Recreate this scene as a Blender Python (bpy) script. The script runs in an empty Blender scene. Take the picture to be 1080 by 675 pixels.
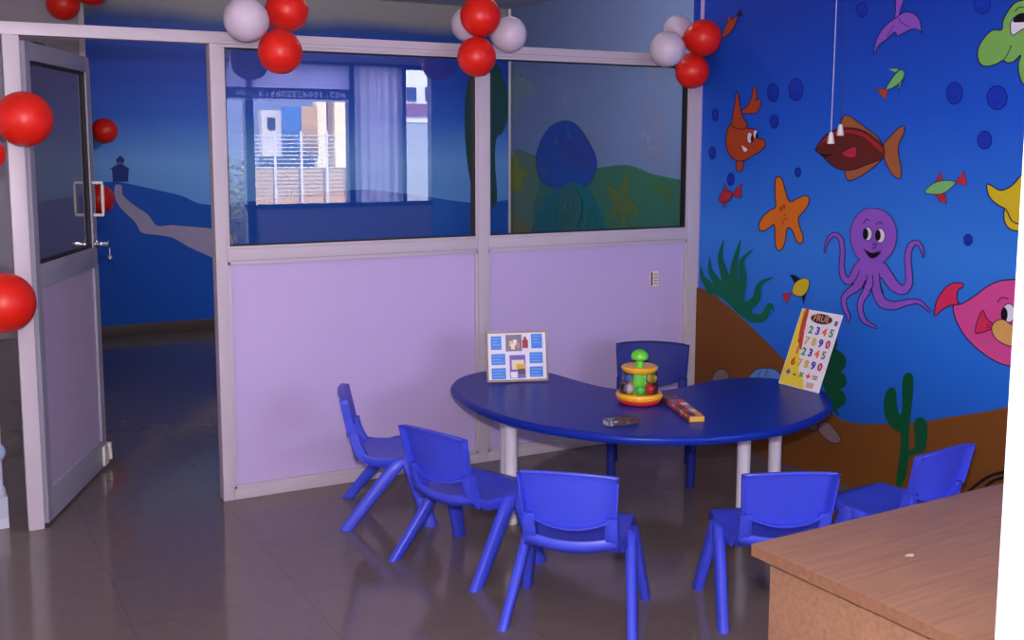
import bpy, bmesh, math, random
from mathutils import Vector, Matrix
from mathutils.geometry import tessellate_polygon
random.seed(7)
S = bpy.context.scene
COL = S.collection
R = math.radians

# ------------------------------------------------------------------ camera
F = 1152.77
YAW, PITCH, ROLL = .4954, .1238, .0013
CAM = Vector((-1.1527, -4.9505, 1.6364))
PPX, PPY = 540.0, 296.5
_c, _s = math.cos(YAW), math.sin(YAW)
FW = Vector((_s*math.cos(PITCH), _c*math.cos(PITCH), -math.sin(PITCH)))
_r = Vector((_c, -_s, 0)); _u = _r.cross(FW)
RT = math.cos(ROLL)*_r + math.sin(ROLL)*_u
UP = -math.sin(ROLL)*_r + math.cos(ROLL)*_u
cd = bpy.data.cameras.new('camera')
cd.sensor_width = 36.0; cd.sensor_fit = 'HORIZONTAL'
cd.lens = 36.0*F/1080.0
cd.shift_y = -(337.5-PPY)/1080.0
cd.clip_start = .05; cd.clip_end = 100
cam = bpy.data.objects.new('camera', cd); COL.objects.link(cam)
M = Matrix((RT, UP, -FW)).transposed().to_4x4(); M.translation = CAM
cam.matrix_world = M
S.camera = cam

def ray(x, y): return FW + RT*((x-PPX)/F) - UP*((y-PPY)/F)
def hit(x, y, ax, val):
    d = ray(x, y); return CAM + d*((val-CAM[ax])/d[ax])

XR = 2.7067      # mural wall
YF = 4.8         # far wall of the second room
XF = 4.1         # right wall of the second room
ZC = 2.97        # ceiling
TT = .525        # table top height

# ------------------------------------------------------------------ materials
def lin(c):
    return tuple((v/255/12.92) if v/255 <= .04045 else ((v/255+.055)/1.055)**2.4 for v in c)
MATS = {}
def mat(name, rgb, rough=.5, spec=.5, metal=0, var=.06, scale=9, coat=0, bump=0, bscale=60, trans=0, raw=False):
    if name in MATS: return MATS[name]
    m = bpy.data.materials.new(name); m.use_nodes = True
    nt = m.node_tree; b = nt.nodes['Principled BSDF']
    c = rgb if raw else lin(rgb)
    tc = nt.nodes.new('ShaderNodeTexCoord')
    n = nt.nodes.new('ShaderNodeTexNoise'); n.inputs['Scale'].default_value = scale; n.inputs['Detail'].default_value = 4
    nt.links.new(tc.outputs['Object'], n.inputs['Vector'])
    mx = nt.nodes.new('ShaderNodeMix'); mx.data_type = 'RGBA'
    mx.inputs[6].default_value = tuple(v*(1-var) for v in c)+(1,)
    mx.inputs[7].default_value = tuple(min(1, v*(1+var)) for v in c)+(1,)
    nt.links.new(n.outputs['Fac'], mx.inputs[0])
    nt.links.new(mx.outputs[2], b.inputs['Base Color'])
    b.inputs['Roughness'].default_value = rough
    b.inputs['Specular IOR Level'].default_value = spec
    b.inputs['Metallic'].default_value = metal
    b.inputs['Coat Weight'].default_value = coat
    b.inputs['Transmission Weight'].default_value = trans
    if bump:
        n2 = nt.nodes.new('ShaderNodeTexNoise'); n2.inputs['Scale'].default_value = bscale
        nt.links.new(tc.outputs['Object'], n2.inputs['Vector'])
        bp = nt.nodes.new('ShaderNodeBump'); bp.inputs['Strength'].default_value = bump; bp.inputs['Distance'].default_value = .01
        nt.links.new(n2.outputs['Fac'], bp.inputs['Height']); nt.links.new(bp.outputs['Normal'], b.inputs['Normal'])
    MATS[name] = m
    return m

def ramp_paint(name, stops, z0, z1, rough=.55):
    """mural ground: the painted colour runs through the stops with height on the wall"""
    m = bpy.data.materials.new(name); m.use_nodes = True; nt = m.node_tree; b = nt.nodes['Principled BSDF']
    tc = nt.nodes.new('ShaderNodeTexCoord'); sp = nt.nodes.new('ShaderNodeSeparateXYZ')
    nt.links.new(tc.outputs['Object'], sp.inputs[0])
    mr = nt.nodes.new('ShaderNodeMapRange'); mr.inputs[1].default_value = z0; mr.inputs[2].default_value = z1
    n = nt.nodes.new('ShaderNodeTexNoise'); n.inputs['Scale'].default_value = 1.6; n.inputs['Detail'].default_value = 3
    nt.links.new(tc.outputs['Object'], n.inputs['Vector'])
    ad = nt.nodes.new('ShaderNodeMath'); ad.operation = 'MULTIPLY_ADD'; ad.inputs[1].default_value = .12
    nt.links.new(n.outputs['Fac'], ad.inputs[0]); nt.links.new(sp.outputs['Z'], ad.inputs[2])
    nt.links.new(ad.outputs[0], mr.inputs[0])
    cr = nt.nodes.new('ShaderNodeValToRGB'); nt.links.new(mr.outputs[0], cr.inputs[0])
    e = cr.color_ramp.elements
    e[0].position, e[0].color = stops[0][0], lin(stops[0][1])+(1,)
    e[1].position, e[1].color = stops[-1][0], lin(stops[-1][1])+(1,)
    for p, c in stops[1:-1]:
        q = e.new(p); q.color = lin(c)+(1,)
    nt.links.new(cr.outputs[0], b.inputs['Base Color']); b.inputs['Roughness'].default_value = rough
    b.inputs['Specular IOR Level'].default_value = .25
    return m

def glass_mat(name, tint=(1, 1, 1), boost=1.0, ior=1.52):
    m = bpy.data.materials.new(name); m.use_nodes = True; nt = m.node_tree
    nt.nodes.remove(nt.nodes['Principled BSDF'])
    out = nt.nodes['Material Output']
    fr = nt.nodes.new('ShaderNodeFresnel'); fr.inputs['IOR'].default_value = ior
    mu = nt.nodes.new('ShaderNodeMath'); mu.operation = 'MULTIPLY'; mu.inputs[1].default_value = boost; mu.use_clamp = True
    tr = nt.nodes.new('ShaderNodeBsdfTransparent'); tr.inputs[0].default_value = tuple(tint)+(1,)
    gl = nt.nodes.new('ShaderNodeBsdfGlossy'); gl.inputs['Roughness'].default_value = 0
    mi = nt.nodes.new('ShaderNodeMixShader')
    nt.links.new(fr.outputs[0], mu.inputs[0]); nt.links.new(mu.outputs[0], mi.inputs[0])
    nt.links.new(tr.outputs[0], mi.inputs[1]); nt.links.new(gl.outputs[0], mi.inputs[2])
    nt.links.new(mi.outputs[0], out.inputs[0])
    return m

def sheet_mat(name, rgb):
    m = bpy.data.materials.new(name); m.use_nodes = True; nt = m.node_tree
    nt.nodes.remove(nt.nodes['Principled BSDF']); out = nt.nodes['Material Output']
    tc = nt.nodes.new('ShaderNodeTexCoord'); n = nt.nodes.new('ShaderNodeTexNoise'); n.inputs['Scale'].default_value = 4
    nt.links.new(tc.outputs['Object'], n.inputs['Vector'])
    mx = nt.nodes.new('ShaderNodeMix'); mx.data_type = 'RGBA'; c = lin(rgb)
    mx.inputs[6].default_value = tuple(v*.75 for v in c)+(1,); mx.inputs[7].default_value = tuple(min(1, v*1.2) for v in c)+(1,)
    nt.links.new(n.outputs['Fac'], mx.inputs[0])
    d = nt.nodes.new('ShaderNodeBsdfDiffuse'); t = nt.nodes.new('ShaderNodeBsdfTranslucent')
    a = nt.nodes.new('ShaderNodeMixShader'); a.inputs[0].default_value = .85
    nt.links.new(mx.outputs[2], d.inputs[0]); nt.links.new(mx.outputs[2], t.inputs[0])
    nt.links.new(d.outputs[0], a.inputs[1]); nt.links.new(t.outputs[0], a.inputs[2]); nt.links.new(a.outputs[0], out.inputs[0])
    return m

def wood_mat(name, c1, c2):
    m = bpy.data.materials.new(name); m.use_nodes = True; nt = m.node_tree; b = nt.nodes['Principled BSDF']
    tc = nt.nodes.new('ShaderNodeTexCoord'); mp = nt.nodes.new('ShaderNodeMapping')
    mp.inputs['Scale'].default_value = (1.6, 26, 26); nt.links.new(tc.outputs['Object'], mp.inputs[0])
    n = nt.nodes.new('ShaderNodeTexNoise'); n.inputs['Scale'].default_value = 3; n.inputs['Detail'].default_value = 7
    nt.links.new(mp.outputs[0], n.inputs['Vector'])
    cr = nt.nodes.new('ShaderNodeValToRGB'); cr.color_ramp.elements[0].position = .3; cr.color_ramp.elements[1].position = .72
    cr.color_ramp.elements[0].color = lin(c1)+(1,); cr.color_ramp.elements[1].color = lin(c2)+(1,)
    nt.links.new(n.outputs['Fac'], cr.inputs[0]); nt.links.new(cr.outputs[0], b.inputs['Base Color'])
    b.inputs['Roughness'].default_value = .42
    return m

def floor_mat():
    m = bpy.data.materials.new('glossy_floor_tiles'); m.use_nodes = True; nt = m.node_tree; b = nt.nodes['Principled BSDF']
    tc = nt.nodes.new('ShaderNodeTexCoord')
    br = nt.nodes.new('ShaderNodeTexBrick'); br.offset = 0; br.inputs['Scale'].default_value = 1
    br.inputs['Brick Width'].default_value = .6; br.inputs['Row Height'].default_value = .6
    br.inputs['Mortar Size'].default_value = .0022; br.inputs['Mortar Smooth'].default_value = .3; br.inputs['Bias'].default_value = 0
    br.inputs['Color1'].default_value = lin((116, 98, 91))+(1,); br.inputs['Color2'].default_value = lin((114, 96, 89))+(1,)
    br.inputs['Mortar'].default_value = lin((101, 85, 79))+(1,)
    nt.links.new(tc.outputs['Object'], br.inputs['Vector'])
    n = nt.nodes.new('ShaderNodeTexNoise'); n.inputs['Scale'].default_value = 14; n.inputs['Detail'].default_value = 6
    nt.links.new(tc.outputs['Object'], n.inputs['Vector'])
    mx = nt.nodes.new('ShaderNodeMix'); mx.data_type = 'RGBA'; mx.blend_type = 'MULTIPLY'; mx.inputs[0].default_value = .35
    nt.links.new(br.outputs['Color'], mx.inputs[6]); nt.links.new(n.outputs['Color'], mx.inputs[7])
    hs = nt.nodes.new('ShaderNodeHueSaturation'); hs.inputs['Saturation'].default_value = .8
    nt.links.new(mx.outputs[2], hs.inputs['Color']); nt.links.new(hs.outputs[0], b.inputs['Base Color'])
    b.inputs['Roughness'].default_value = .11; b.inputs['Specular IOR Level'].default_value = .36
    return m

FRAME = mat('white_aluminium', (190, 178, 186), .38, .5, 0, .03, 5)
FRAME_IN = mat('shaded_white_aluminium', (150, 146, 160), .38, .5, 0, .03, 5)  # darker copy of the frame white, with the door leaf's shade in it
GASKET = mat('black_rubber_gasket', (22, 18, 24), .6)
LAVENDER = mat('lavender_laminate', (190, 170, 212), .42, .45, 0, .025, 3)
GLASS = glass_mat('window_glass', (.9, .93, .94), 1.9)
GLASS_DOOR = glass_mat('door_glass', (.70, .70, .70), 1.4)
CHAIR = mat('blue_moulded_plastic', (58, 70, 200), .36, .45, 0, .05, 30, bump=.05, bscale=300)
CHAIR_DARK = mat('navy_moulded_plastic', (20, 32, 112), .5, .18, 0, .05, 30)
TABLE = mat('navy_gloss_laminate', (12, 38, 136), .34, .22, 0, .05, 6)
LEGW = mat('white_painted_tube', (214, 206, 216), .35)
WOOD = wood_mat('beech_laminate', (126, 90, 68), (146, 108, 82))
WOOD_EDGE = wood_mat('beech_laminate_edge', (112, 76, 56), (130, 92, 68))
RED = mat('red_latex', (216, 30, 14), .38, .38, 0, .05, 6)
WHITE_LATEX = mat('white_latex', (208, 192, 206), .4, .38, 0, .04, 6)
WALLW = mat('white_wall_paint', (206, 200, 214), .6, .3, 0, .03, 3, bump=.03)
WALLG = mat('grey_wall_paint', (150, 142, 146), .65, .3, 0, .05, 3, bump=.03)
CEIL = mat('ceiling_paint', (206, 202, 206), .7, .2, 0, .03, 3)
CREAM = mat('cream_plastic', (226, 218, 206), .4)
CHROME = mat('brushed_steel', (200, 200, 205), .22, .5, 1)
INK = mat('mural_outline_ink', (22, 14, 60), .6, .2)
BLACK = mat('mural_black', (14, 10, 18), .6, .2)
PWHITE = mat('mural_white', (226, 220, 232), .6, .2)
def pm(n, c): return mat('mural_'+n, c, .6, .2, 0, .05, 12)
PURPLE = pm('purple', (140, 84, 186)); MAROON = pm('maroon', (96, 34, 24)); ORED = pm('rust_red', (160, 40, 32))
FIN = pm('fin_brown', (158, 92, 50)); ORANGE = pm('orange', (214, 112, 24)); RUST = pm('rust', (170, 66, 28))
PINK = pm('pink', (206, 74, 140)); HOTPINK = pm('hot_pink', (210, 44, 84)); TAN = pm('tan', (214, 160, 88))
YELLOW = pm('yellow', (206, 182, 30)); GREEN = pm('light_green', (120, 176, 84)); SMALLG = pm('fish_green', (116, 186, 104))
WEED = pm('weed_green', (8, 98, 70)); CACT = pm('cactus_green', (6, 78, 44)); SAND = pm('sand_brown', (114, 68, 24))
ROCK = pm('rock_grey', (128, 104, 104)); SHELLB = pm('shell_blue', (88, 134, 196)); BUB = pm('bubble_blue', (22, 52, 170))
BUBO = pm('bubble_outline', (14, 30, 120)); CRIM = pm('crimson', (180, 40, 56)); LILAC = pm('path_lilac', (150, 140, 172))
HILLB = pm('hill_blue', (8, 74, 172)); HOUSEB = pm('house_navy', (16, 44, 120)); HILLG = pm('hill_green', (54, 108, 66))
HILLY = pm('hill_olive', (92, 120, 60)); BALLB = pm('ball_blue', (20, 66, 160)); TEAL = pm('mound_teal', (10, 104, 92)); TREEG = pm('tree_green', (10, 64, 44))

# ------------------------------------------------------------------ object helpers
class MB:
    def __init__(s): s.v = []; s.f = []; s.mi = []; s.mats = []
    def m(s, mt):
        if mt not in s.mats: s.mats.append(mt)
        return s.mats.index(mt)
    def add(s, vs, fs, mt):
        b = len(s.v); k = s.m(mt); s.v += [tuple(v) for v in vs]
        for f in fs: s.f.append([b+i for i in f]); s.mi.append(k)
    def box(s, lo, hi, mt, bev=0.0):
        bm = bmesh.new(); bmesh.ops.create_cube(bm, size=1)
        for v in bm.verts:
            v.co = Vector([lo[i]+(v.co[i]+.5)*(hi[i]-lo[i]) for i in range(3)])
        if bev: bmesh.ops.bevel(bm, geom=list(bm.edges), offset=bev, segments=2, affect='EDGES', profile=.7)
        s.bm(bm, mt)
    def bm(s, bm, mt, M=None):
        bm.verts.index_update()
        vs = [(M @ v.co if M else v.co.copy()) for v in bm.verts]
        s.add(vs, [[v.index for v in f.verts] for f in bm.faces], mt); bm.free()
    def tube(s, pts, rad, mt, seg=14, cap=True):
        pts = [Vector(p) for p in pts]; n = len(pts)
        rads = rad if isinstance(rad, (list, tuple)) else [rad]*n
        vs = []; ref = None
        for i in range(n):
            t = (pts[min(i+1, n-1)]-pts[max(i-1, 0)]).normalized()
            if ref is None or abs(ref.dot(t)) > .98: ref = Vector((0, 0, 1)) if abs(t.z) < .9 else Vector((1, 0, 0))
            a = (ref-t*ref.dot(t)).normalized(); b = t.cross(a).normalized(); ref = a
            for k in range(seg):
                an = 2*math.pi*k/seg; vs.append(pts[i]+(a*math.cos(an)+b*math.sin(an))*rads[i])
        fs = [[i*seg+k, i*seg+(k+1) % seg, (i+1)*seg+(k+1) % seg, (i+1)*seg+k] for i in range(n-1) for k in range(seg)]
        if cap: fs += [list(range(seg))[::-1], [(n-1)*seg+k for k in range(seg)]]
        s.add(vs, fs, mt)
    def lathe(s, prof, mt, c=(0, 0, 0), seg=32, M=None):
        c = Vector(c); vs = []
        for r, z in prof:
            for k in range(seg):
                a = 2*math.pi*k/seg; v = Vector((r*math.cos(a), r*math.sin(a), z)); vs.append(c+(M @ v if M else v))
        fs = [[i*seg+k, i*seg+(k+1) % seg, (i+1)*seg+(k+1) % seg, (i+1)*seg+k] for i in range(len(prof)-1) for k in range(seg)]
        fs += [list(range(seg))[::-1], [(len(prof)-1)*seg+k for k in range(seg)]]
        s.add(vs, fs, mt)
    def grid(s, rows, mt):
        nr, nc = len(rows), len(rows[0])
        s.add([p for r in rows for p in r], [[i*nc+k, i*nc+k+1, (i+1)*nc+k+1, (i+1)*nc+k] for i in range(nr-1) for k in range(nc-1)], mt)
    def poly(s, pts, mt):
        pts = [Vector(p) for p in pts]
        tris = tessellate_polygon([pts]); s.add(pts, [list(t) for t in tris], mt)
    def prism(s, base, top, mt):
        n = len(base); base = [Vector(p) for p in base]; top = [Vector(p) for p in top]
        fs = [list(t)[::-1] for t in tessellate_polygon([base])] + [[n+i for i in t] for t in tessellate_polygon([top])]
        fs += [[i, (i+1) % n, n+(i+1) % n, n+i] for i in range(n)]
        s.add(base+top, fs, mt)
    def build(s, name, parent=None, smooth=35, fix=True):
        me = bpy.data.meshes.new(name); me.from_pydata(s.v, [], s.f)
        for mt in s.mats: me.materials.append(mt)
        me.polygons.foreach_set('material_index', s.mi)
        if fix:
            bm = bmesh.new(); bm.from_mesh(me); bmesh.ops.recalc_face_normals(bm, faces=list(bm.faces)); bm.to_mesh(me); bm.free()
        if smooth:
            me.shade_smooth(); me.set_sharp_from_angle(angle=R(smooth))
        me.update()
        o = bpy.data.objects.new(name, me); COL.objects.link(o)
        if parent: o.parent = parent
        return o

def tag(o, label=None, cat=None, group=None, kind=None):
    if label: o['label'] = label
    if cat: o['category'] = cat
    if group: o['group'] = group
    if kind: o['kind'] = kind
    return o
def empty(name, loc=(0, 0, 0), rz=0, label=None, cat=None, group=None, kind=None):
    o = bpy.data.objects.new(name, None); COL.objects.link(o); o.location = loc; o.rotation_euler = (0, 0, rz)
    o.empty_display_size = .1
    return tag(o, label, cat, group, kind)
def copy_tree(o, parent=None):
    c = o.copy(); COL.objects.link(c)
    if parent: c.parent = parent
    for ch in list(o.children): copy_tree(ch, c)
    return c
def solid(o, t, off=0):
    md = o.modifiers.new('thickness', 'SOLIDIFY'); md.thickness = t; md.offset = off; return o

# smooth curves --------------------------------------------------------------
def catmull(pts, n=6, closed=True):
    out = []; N = len(pts); rng = range(N) if closed else range(N-1)
    for i in rng:
        if closed: p = [pts[(i+k-1) % N] for k in range(4)]
        else: p = [pts[min(max(i+k-1, 0), N-1)] for k in range(4)]
        for j in range(n):
            t = j/n
            out.append(tuple(.5*((2*p[1][a])+(-p[0][a]+p[2][a])*t+(2*p[0][a]-5*p[1][a]+4*p[2][a]-p[3][a])*t*t+(-p[0][a]+3*p[1][a]-3*p[2][a]+p[3][a])*t**3) for a in range(len(p[1]))))
    if not closed: out.append(tuple(pts[-1]))
    return out
def ell(cx, cy, rx, ry, n=28):
    return [(cx+rx*math.cos(2*math.pi*k/n), cy+ry*math.sin(2*math.pi*k/n)) for k in range(n)]

class Paint:
    """one painted figure on a wall: filled shapes and brush strokes, traced in a view (x0, y0, scale)
    and laid on the wall plane (axis, value); every coat lies a little proud of the one below"""
    def __init__(s, ax, val, view=(0, 0, 1), base=.0012):
        s.ax, s.val, s.view, s.k, s.base = ax, val, view, 0, base; s.mb = MB()
    def pt(s, p):
        x0, y0, sc = s.view
        return hit(x0+p[0]/sc, y0+p[1]/sc, s.ax, s.val-s.base-s.k*.0007)
    def fill(s, pts, mt, smooth=True, n=5):
        if smooth: pts = catmull(pts, n)
        s.mb.poly([s.pt(p) for p in pts], mt); s.k += 1; return s
    def stroke(s, pts, w, mt, closed=False, smooth=True):
        if smooth: pts = catmull(pts, 5, closed)
        N = len(pts); ws = w if isinstance(w, list) else [w]*N
        if isinstance(w, list) and len(w) != N:
            L = len(w)-1; ws = []
            for i in range(N):
                t = i/(N-1)*L; a = min(int(t), L-1); ws.append(w[a]+(w[a+1]-w[a])*(t-a))
        l, r = [], []
        for i in range(N):
            a = pts[(i-1) % N] if closed else pts[max(i-1, 0)]; b = pts[(i+1) % N] if closed else pts[min(i+1, N-1)]
            dx, dy = b[0]-a[0], b[1]-a[1]; L = math.hypot(dx, dy) or 1; nx, ny = -dy/L*ws[i]/2, dx/L*ws[i]/2
            l.append((pts[i][0]+nx, pts[i][1]+ny)); r.append((pts[i][0]-nx, pts[i][1]-ny))
        rows = [[s.pt(l[i]), s.pt(r[i])] for i in range(N)]
        if closed: rows.append(rows[0])
        s.mb.grid(rows, mt); s.k += 1; return s
    def shape(s, pts, mt, ink=INK, w=1.1, smooth=True, n=5):
        s.fill(pts, mt, smooth, n); s.stroke(pts, w*s.view[2], ink, True, smooth); return s
    def build(s, name, parent, label):
        o = s.mb.build(name, parent, smooth=0, fix=False); tag(o, label); return o

# ================================================================== room shell
def struct(mb, name, parent=None, label=None, **k):
    o = mb.build(name, parent, **k)
    if parent is None: tag(o, label, None, None, 'structure')
    return o
b = MB(); b.box((-3.6, -6.75, -.1), (5.2, 4.95, 0), floor_mat()); struct(b, 'floor', label='glossy grey brown tiled floor')
b = MB(); b.box((-3.6, -6.75, ZC), (5.2, 4.95, ZC+.1), CEIL); struct(b, 'ceiling', label='plain white ceiling')
b = MB(); b.box((-3.6, -6.75, 0), (-3.5, 4.95, ZC), WALLW); struct(b, 'wall_left', label='white wall on the left of both rooms')
b = MB(); b.box((5.1, -6.75, 0), (5.2, 4.95, ZC), WALLW); struct(b, 'wall_right_outer', label='white wall at the side of the window bay')

SEA = ramp_paint('mural_sea_blue', [(0, (22, 78, 172)), (.22, (30, 104, 202)), (.45, (48, 124, 214)), (.75, (22, 84, 196)), (1, (14, 58, 168))], .3, 2.35)
wr = MB(); wr.box((XR, -3.6, 0), (XR+.14, .06, ZC), SEA)
wr.add([(XR-.0006, -.035, 0), (XR-.0006, -.002, 0), (XR-.0006, -.002, ZC), (XR-.0006, -.035, ZC)], [[0, 1, 2, 3]], LAVENDER)
wall_right = struct(wr, 'wall_right', label='right wall with a painted underwater mural on blue', smooth=0)
b = MB(); b.box((XR+.14, -3.6, 0), (5.1, -3.5, ZC), WALLW); struct(b, 'wall_bay_return', label='white return wall of the window bay')
b = MB(); b.box((XR+.14, -.06, 0), (XF+.1, .06, ZC), WALLW); struct(b, 'wall_partition_return', label='wall beside the partition')

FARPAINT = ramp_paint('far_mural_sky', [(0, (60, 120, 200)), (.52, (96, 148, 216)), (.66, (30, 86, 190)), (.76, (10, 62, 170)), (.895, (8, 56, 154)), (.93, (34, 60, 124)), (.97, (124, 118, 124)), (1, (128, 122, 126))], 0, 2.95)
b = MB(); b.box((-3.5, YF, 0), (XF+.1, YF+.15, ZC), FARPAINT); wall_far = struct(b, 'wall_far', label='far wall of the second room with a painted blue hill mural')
b = MB(); b.box((-3.5, YF-.014, 0), (XF, YF-.0005, .1), mat('brown_skirting', (62, 48, 44), .4), .003); struct(b, 'baseboard_far', label='brown skirting along the far blue wall')
SIDEPAINT = ramp_paint('side_mural_sky', [(0, (104, 124, 166)), (.6, (116, 132, 172)), (1, (104, 118, 160))], 0, 2.95)
b = MB(); b.box((XF, .06, 0), (XF+.1, YF, ZC), SIDEPAINT); wall_fr = struct(b, 'wall_far_right', label='right wall of the second room with a painted meadow mural')
xg = hit(84, 60, 1, 2.65)[0]
b = MB(); b.box((-3.5, 2.65, 0), (xg, 2.75, ZC), WALLG); struct(b, 'wall_far_left', label='grey wall of the second room behind the open door')
xg2 = hit(90.5, 60, 1, 2.63)[0]
b = MB(); b.box((-3.5, 2.632, 0), (xg-.004, 2.6495, .4), mat('dark_brown_dado', (58, 48, 48), .5)); struct(b, 'baseboard_far_left', label='dark dado along the grey wall behind the door')
b = MB(); b.box((xg-.002, 2.63, 0), (xg2, 2.76, ZC), mat('cream_trim_paint', (176, 164, 158), .5), .004); struct(b, 'trim_1', label='cream corner trim at the end of the grey wall')
p0 = hit(541, 100, 1, YF-.03)
b = MB(); b.tube([(XF-.03, YF-.03, .0), (XF-.03, YF-.03, ZC)], .016, mat('white_conduit', (190, 186, 200), .4)); struct(b, 'trim_2', label='thin white conduit in the far corner')

# back wall behind the photographer with the glazed front that the partition glass mirrors
YB = -6.6
b = MB()
for lo, hi in [((-3.5, 0), (1.62, ZC)), ((4.08, 0), (5.1, ZC)), ((1.62, 2.53), (4.08, ZC)), ((1.62, 0), (4.08, .52)), ((1.93, .52), (4.08, .98))]:
    b.box((lo[0], YB-.14, lo[1]), (hi[0], YB, hi[1]), WALLW)
struct(b, 'wall_back', label='white wall behind the room with a glazed shop front')
MUL = mat('dark_window_frame', (34, 44, 84), .4)
w3 = empty('window_3', (0, 0, 0), kind='structure', label='glazed front facing the street')
b = MB()
for x0, x1, z0, z1 in [(1.90, 1.99, .52, 2.53), (3.045, 3.12, .98, 2.53), (3.64, 3.73, .98, 2.53), (1.62, 1.67, .52, 2.53), (4.04, 4.08, .98, 2.53), (1.62, 4.08, 2.48, 2.53), (1.9, 4.08, .95, 1.0)]:
    b.box((x0, YB-.09, z0), (x1, YB+.02, z1), MUL)
b.build('window_frame', w3)

# ================================================================== partition
FY0, FY1 = -.022, .05
wp = empty('wall_partition', (0, 0, 0), kind='structure', label='white aluminium partition with lavender lower panels')
def member(name, x0, x1, z0, z1, y0=FY0, y1=FY1, mt=FRAME, groove=None, parent=wp, bev=.004):
    m = MB(); m.box((x0, y0, z0), (x1, y1, z1), mt, bev); return m.build(name, parent)
ZT0, ZT1 = 2.078, 2.13
member('top_rail', -3.5, XR, ZT0, ZT1)
member('post', -.828, -.765, 0, ZT0)
member('post', 0, .052, 0, ZT0)
member('post', 1.318, 1.374, .0, ZT0)
member('post', 2.634, XR-.001, 0, ZT0)
# narrow grooves along the rails
for x0, x1 in [(.052, 1.318), (1.374, 2.634)]:
    member('sill_rail', x0, x1, 1.108, 1.166)
    member('bottom_rail', x0, x1, 0, .05)
    m = MB()
    for a, c, z0, z1 in [(x0, x1, .05, .064), (x0, x1, 1.094, 1.108), (x0, x0+.014, .05, 1.108), (x1-.014, x1, .05, 1.108)]:
        m.box((a, FY0+.006, z0), (c, .03, z1), FRAME, .002)
    m.build('panel_bead', wp)
    m = MB(); m.box((x0+.004, 0, .054), (x1-.004, .03, 1.104), LAVENDER); m.build('lower_panel', wp)
    m = MB()
    m.box((x0+.01, FY0-.0012, 1.113), (x1-.004, FY0+.004, 1.1165), FRAME_IN); m.box((x0+.004, FY0-.0012, 2.092), (x1-.004, FY0+.004, 2.095), FRAME_IN)
    m.build('rail_groove', wp)
for i, (x0, x1) in enumerate([(.052, 1.318), (1.374, 2.634)]):
    w = empty('window_%d' % (i+1), (0, 0, 0), kind='structure', label=['wide left glass pane of the partition mirroring the street front', 'right glass pane of the partition showing the meadow mural'][i])
    m = MB(); t = .0135
    for a, c, z0, z1 in [(x0, x1, 1.166, 1.166+t), (x0, x1, ZT0-t, ZT0), (x0, x0+t, 1.166+t, ZT0-t), (x1-t, x1, 1.166+t, ZT0-t)]:
        m.box((a, FY0+.004, z0), (c, .04, z1), FRAME, .003)
    m.build('glazing_bead', w)
    m = MB(); t2 = t+.005
    for a, c, z0, z1 in [(x0+t, x1-t, 1.166+t, 1.166+t2), (x0+t, x1-t, ZT0-t2, ZT0-t), (x0+t, x0+t2, 1.166+t2, ZT0-t2), (x1-t2, x1-t, 1.166+t2, ZT0-t2)]:
        m.box((a, FY0+.009, z0), (c, .03, z1), GASKET)
    m.build('gasket', w)
    m = MB(); z0, z1 = 1.166+t2-.003, ZT0-t2+.003
    m.add([(x0+t, .012, z0), (x1-t, .012, z0), (x1-t, .012, z1), (x0+t, .012, z1)], [[0, 1, 2, 3]], GLASS)
    m.build('glass_pane', w, smooth=0)
# sidelight on the hinge side
w4 = empty('window_4', (0, 0, 0), kind='structure', label='glazed sidelight on the hinge side of the doorway')
m = MB(); m.add([(-3.5, .012, .06), (-.828, .012, .06), (-.828, .012, ZT0), (-3.5, .012, ZT0)], [[0, 1, 2, 3]], GLASS); m.build('glass_pane', w4, smooth=0)

# small plate on the lavender panel
m = MB(); c = hit(689.5, 294, 1, 0)
sw = empty('wall_plate', (c.x, -.0, c.z), 0, 'small white plate with a dark red strip on the lavender panel below the right pane', 'plate')
m.box((-.026, -.008, -.042), (.026, 0, .042), CREAM, .002); m.build('plate', sw)
m = MB(); m.box((-.024, -.0095, -.038), (-.014, -.0075, .038), mat('dark_red_print', (120, 36, 34), .5)); m.build('strip', sw)
m = MB()
for k in range(4): m.box((-.004, -.0092, -.03+k*.017), (.02, -.0077, -.022+k*.017), mat('grey_print', (150, 140, 130), .5))
m.build('print', sw)

# ------------------------------------------------------------------ open door leaf
TH = R(66.5); LW = .89
dr = empty('door_1', (-.762, .02, 0), TH, kind='structure', label='white framed half glazed door standing open into the second room')
dz0, dz1 = .012, 2.06
def leafbox(name, x0, x1, z0, z1, y0=-.02, y1=.02, mt=FRAME_IN, bev=.003, parent=dr):
    m = MB(); m.box((x0, y0, z0), (x1, y1, z1), mt, bev); return m.build(name, parent)
leafbox('stile', 0, .06, dz0, dz1); leafbox('stile', LW-.06, LW, dz0, dz1)
leafbox('top_rail', .06, LW-.06, dz1-.075, dz1)
leafbox('mid_rail', .06, LW-.06, 1.03, 1.13)
leafbox('bottom_rail', .06, LW-.06, dz0, dz0+.14)
leafbox('lower_panel', .05, LW-.05, dz0+.1, 1.05, -.008, .008, mat('lavender_door_panel', (176, 158, 186), .45), 0)
m = MB()
for a, c, z0, z1 in [(.06, .072, 1.13, dz1-.075), (LW-.072, LW-.06, 1.13, dz1-.075), (.072, LW-.072, 1.13, 1.142), (.072, LW-.072, dz1-.087, dz1-.075)]:
    m.box((a, -.012, z0), (c, .012, z1), GASKET)
m.build('gasket', dr)
m = MB(); m.add([(.06, 0, 1.13), (LW-.06, 0, 1.13), (LW-.06, 0, dz1-.075), (.06, 0, dz1-.075)], [[0, 1, 2, 3]], GLASS_DOOR); m.build('glass_pane', dr, smooth=0)
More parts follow.
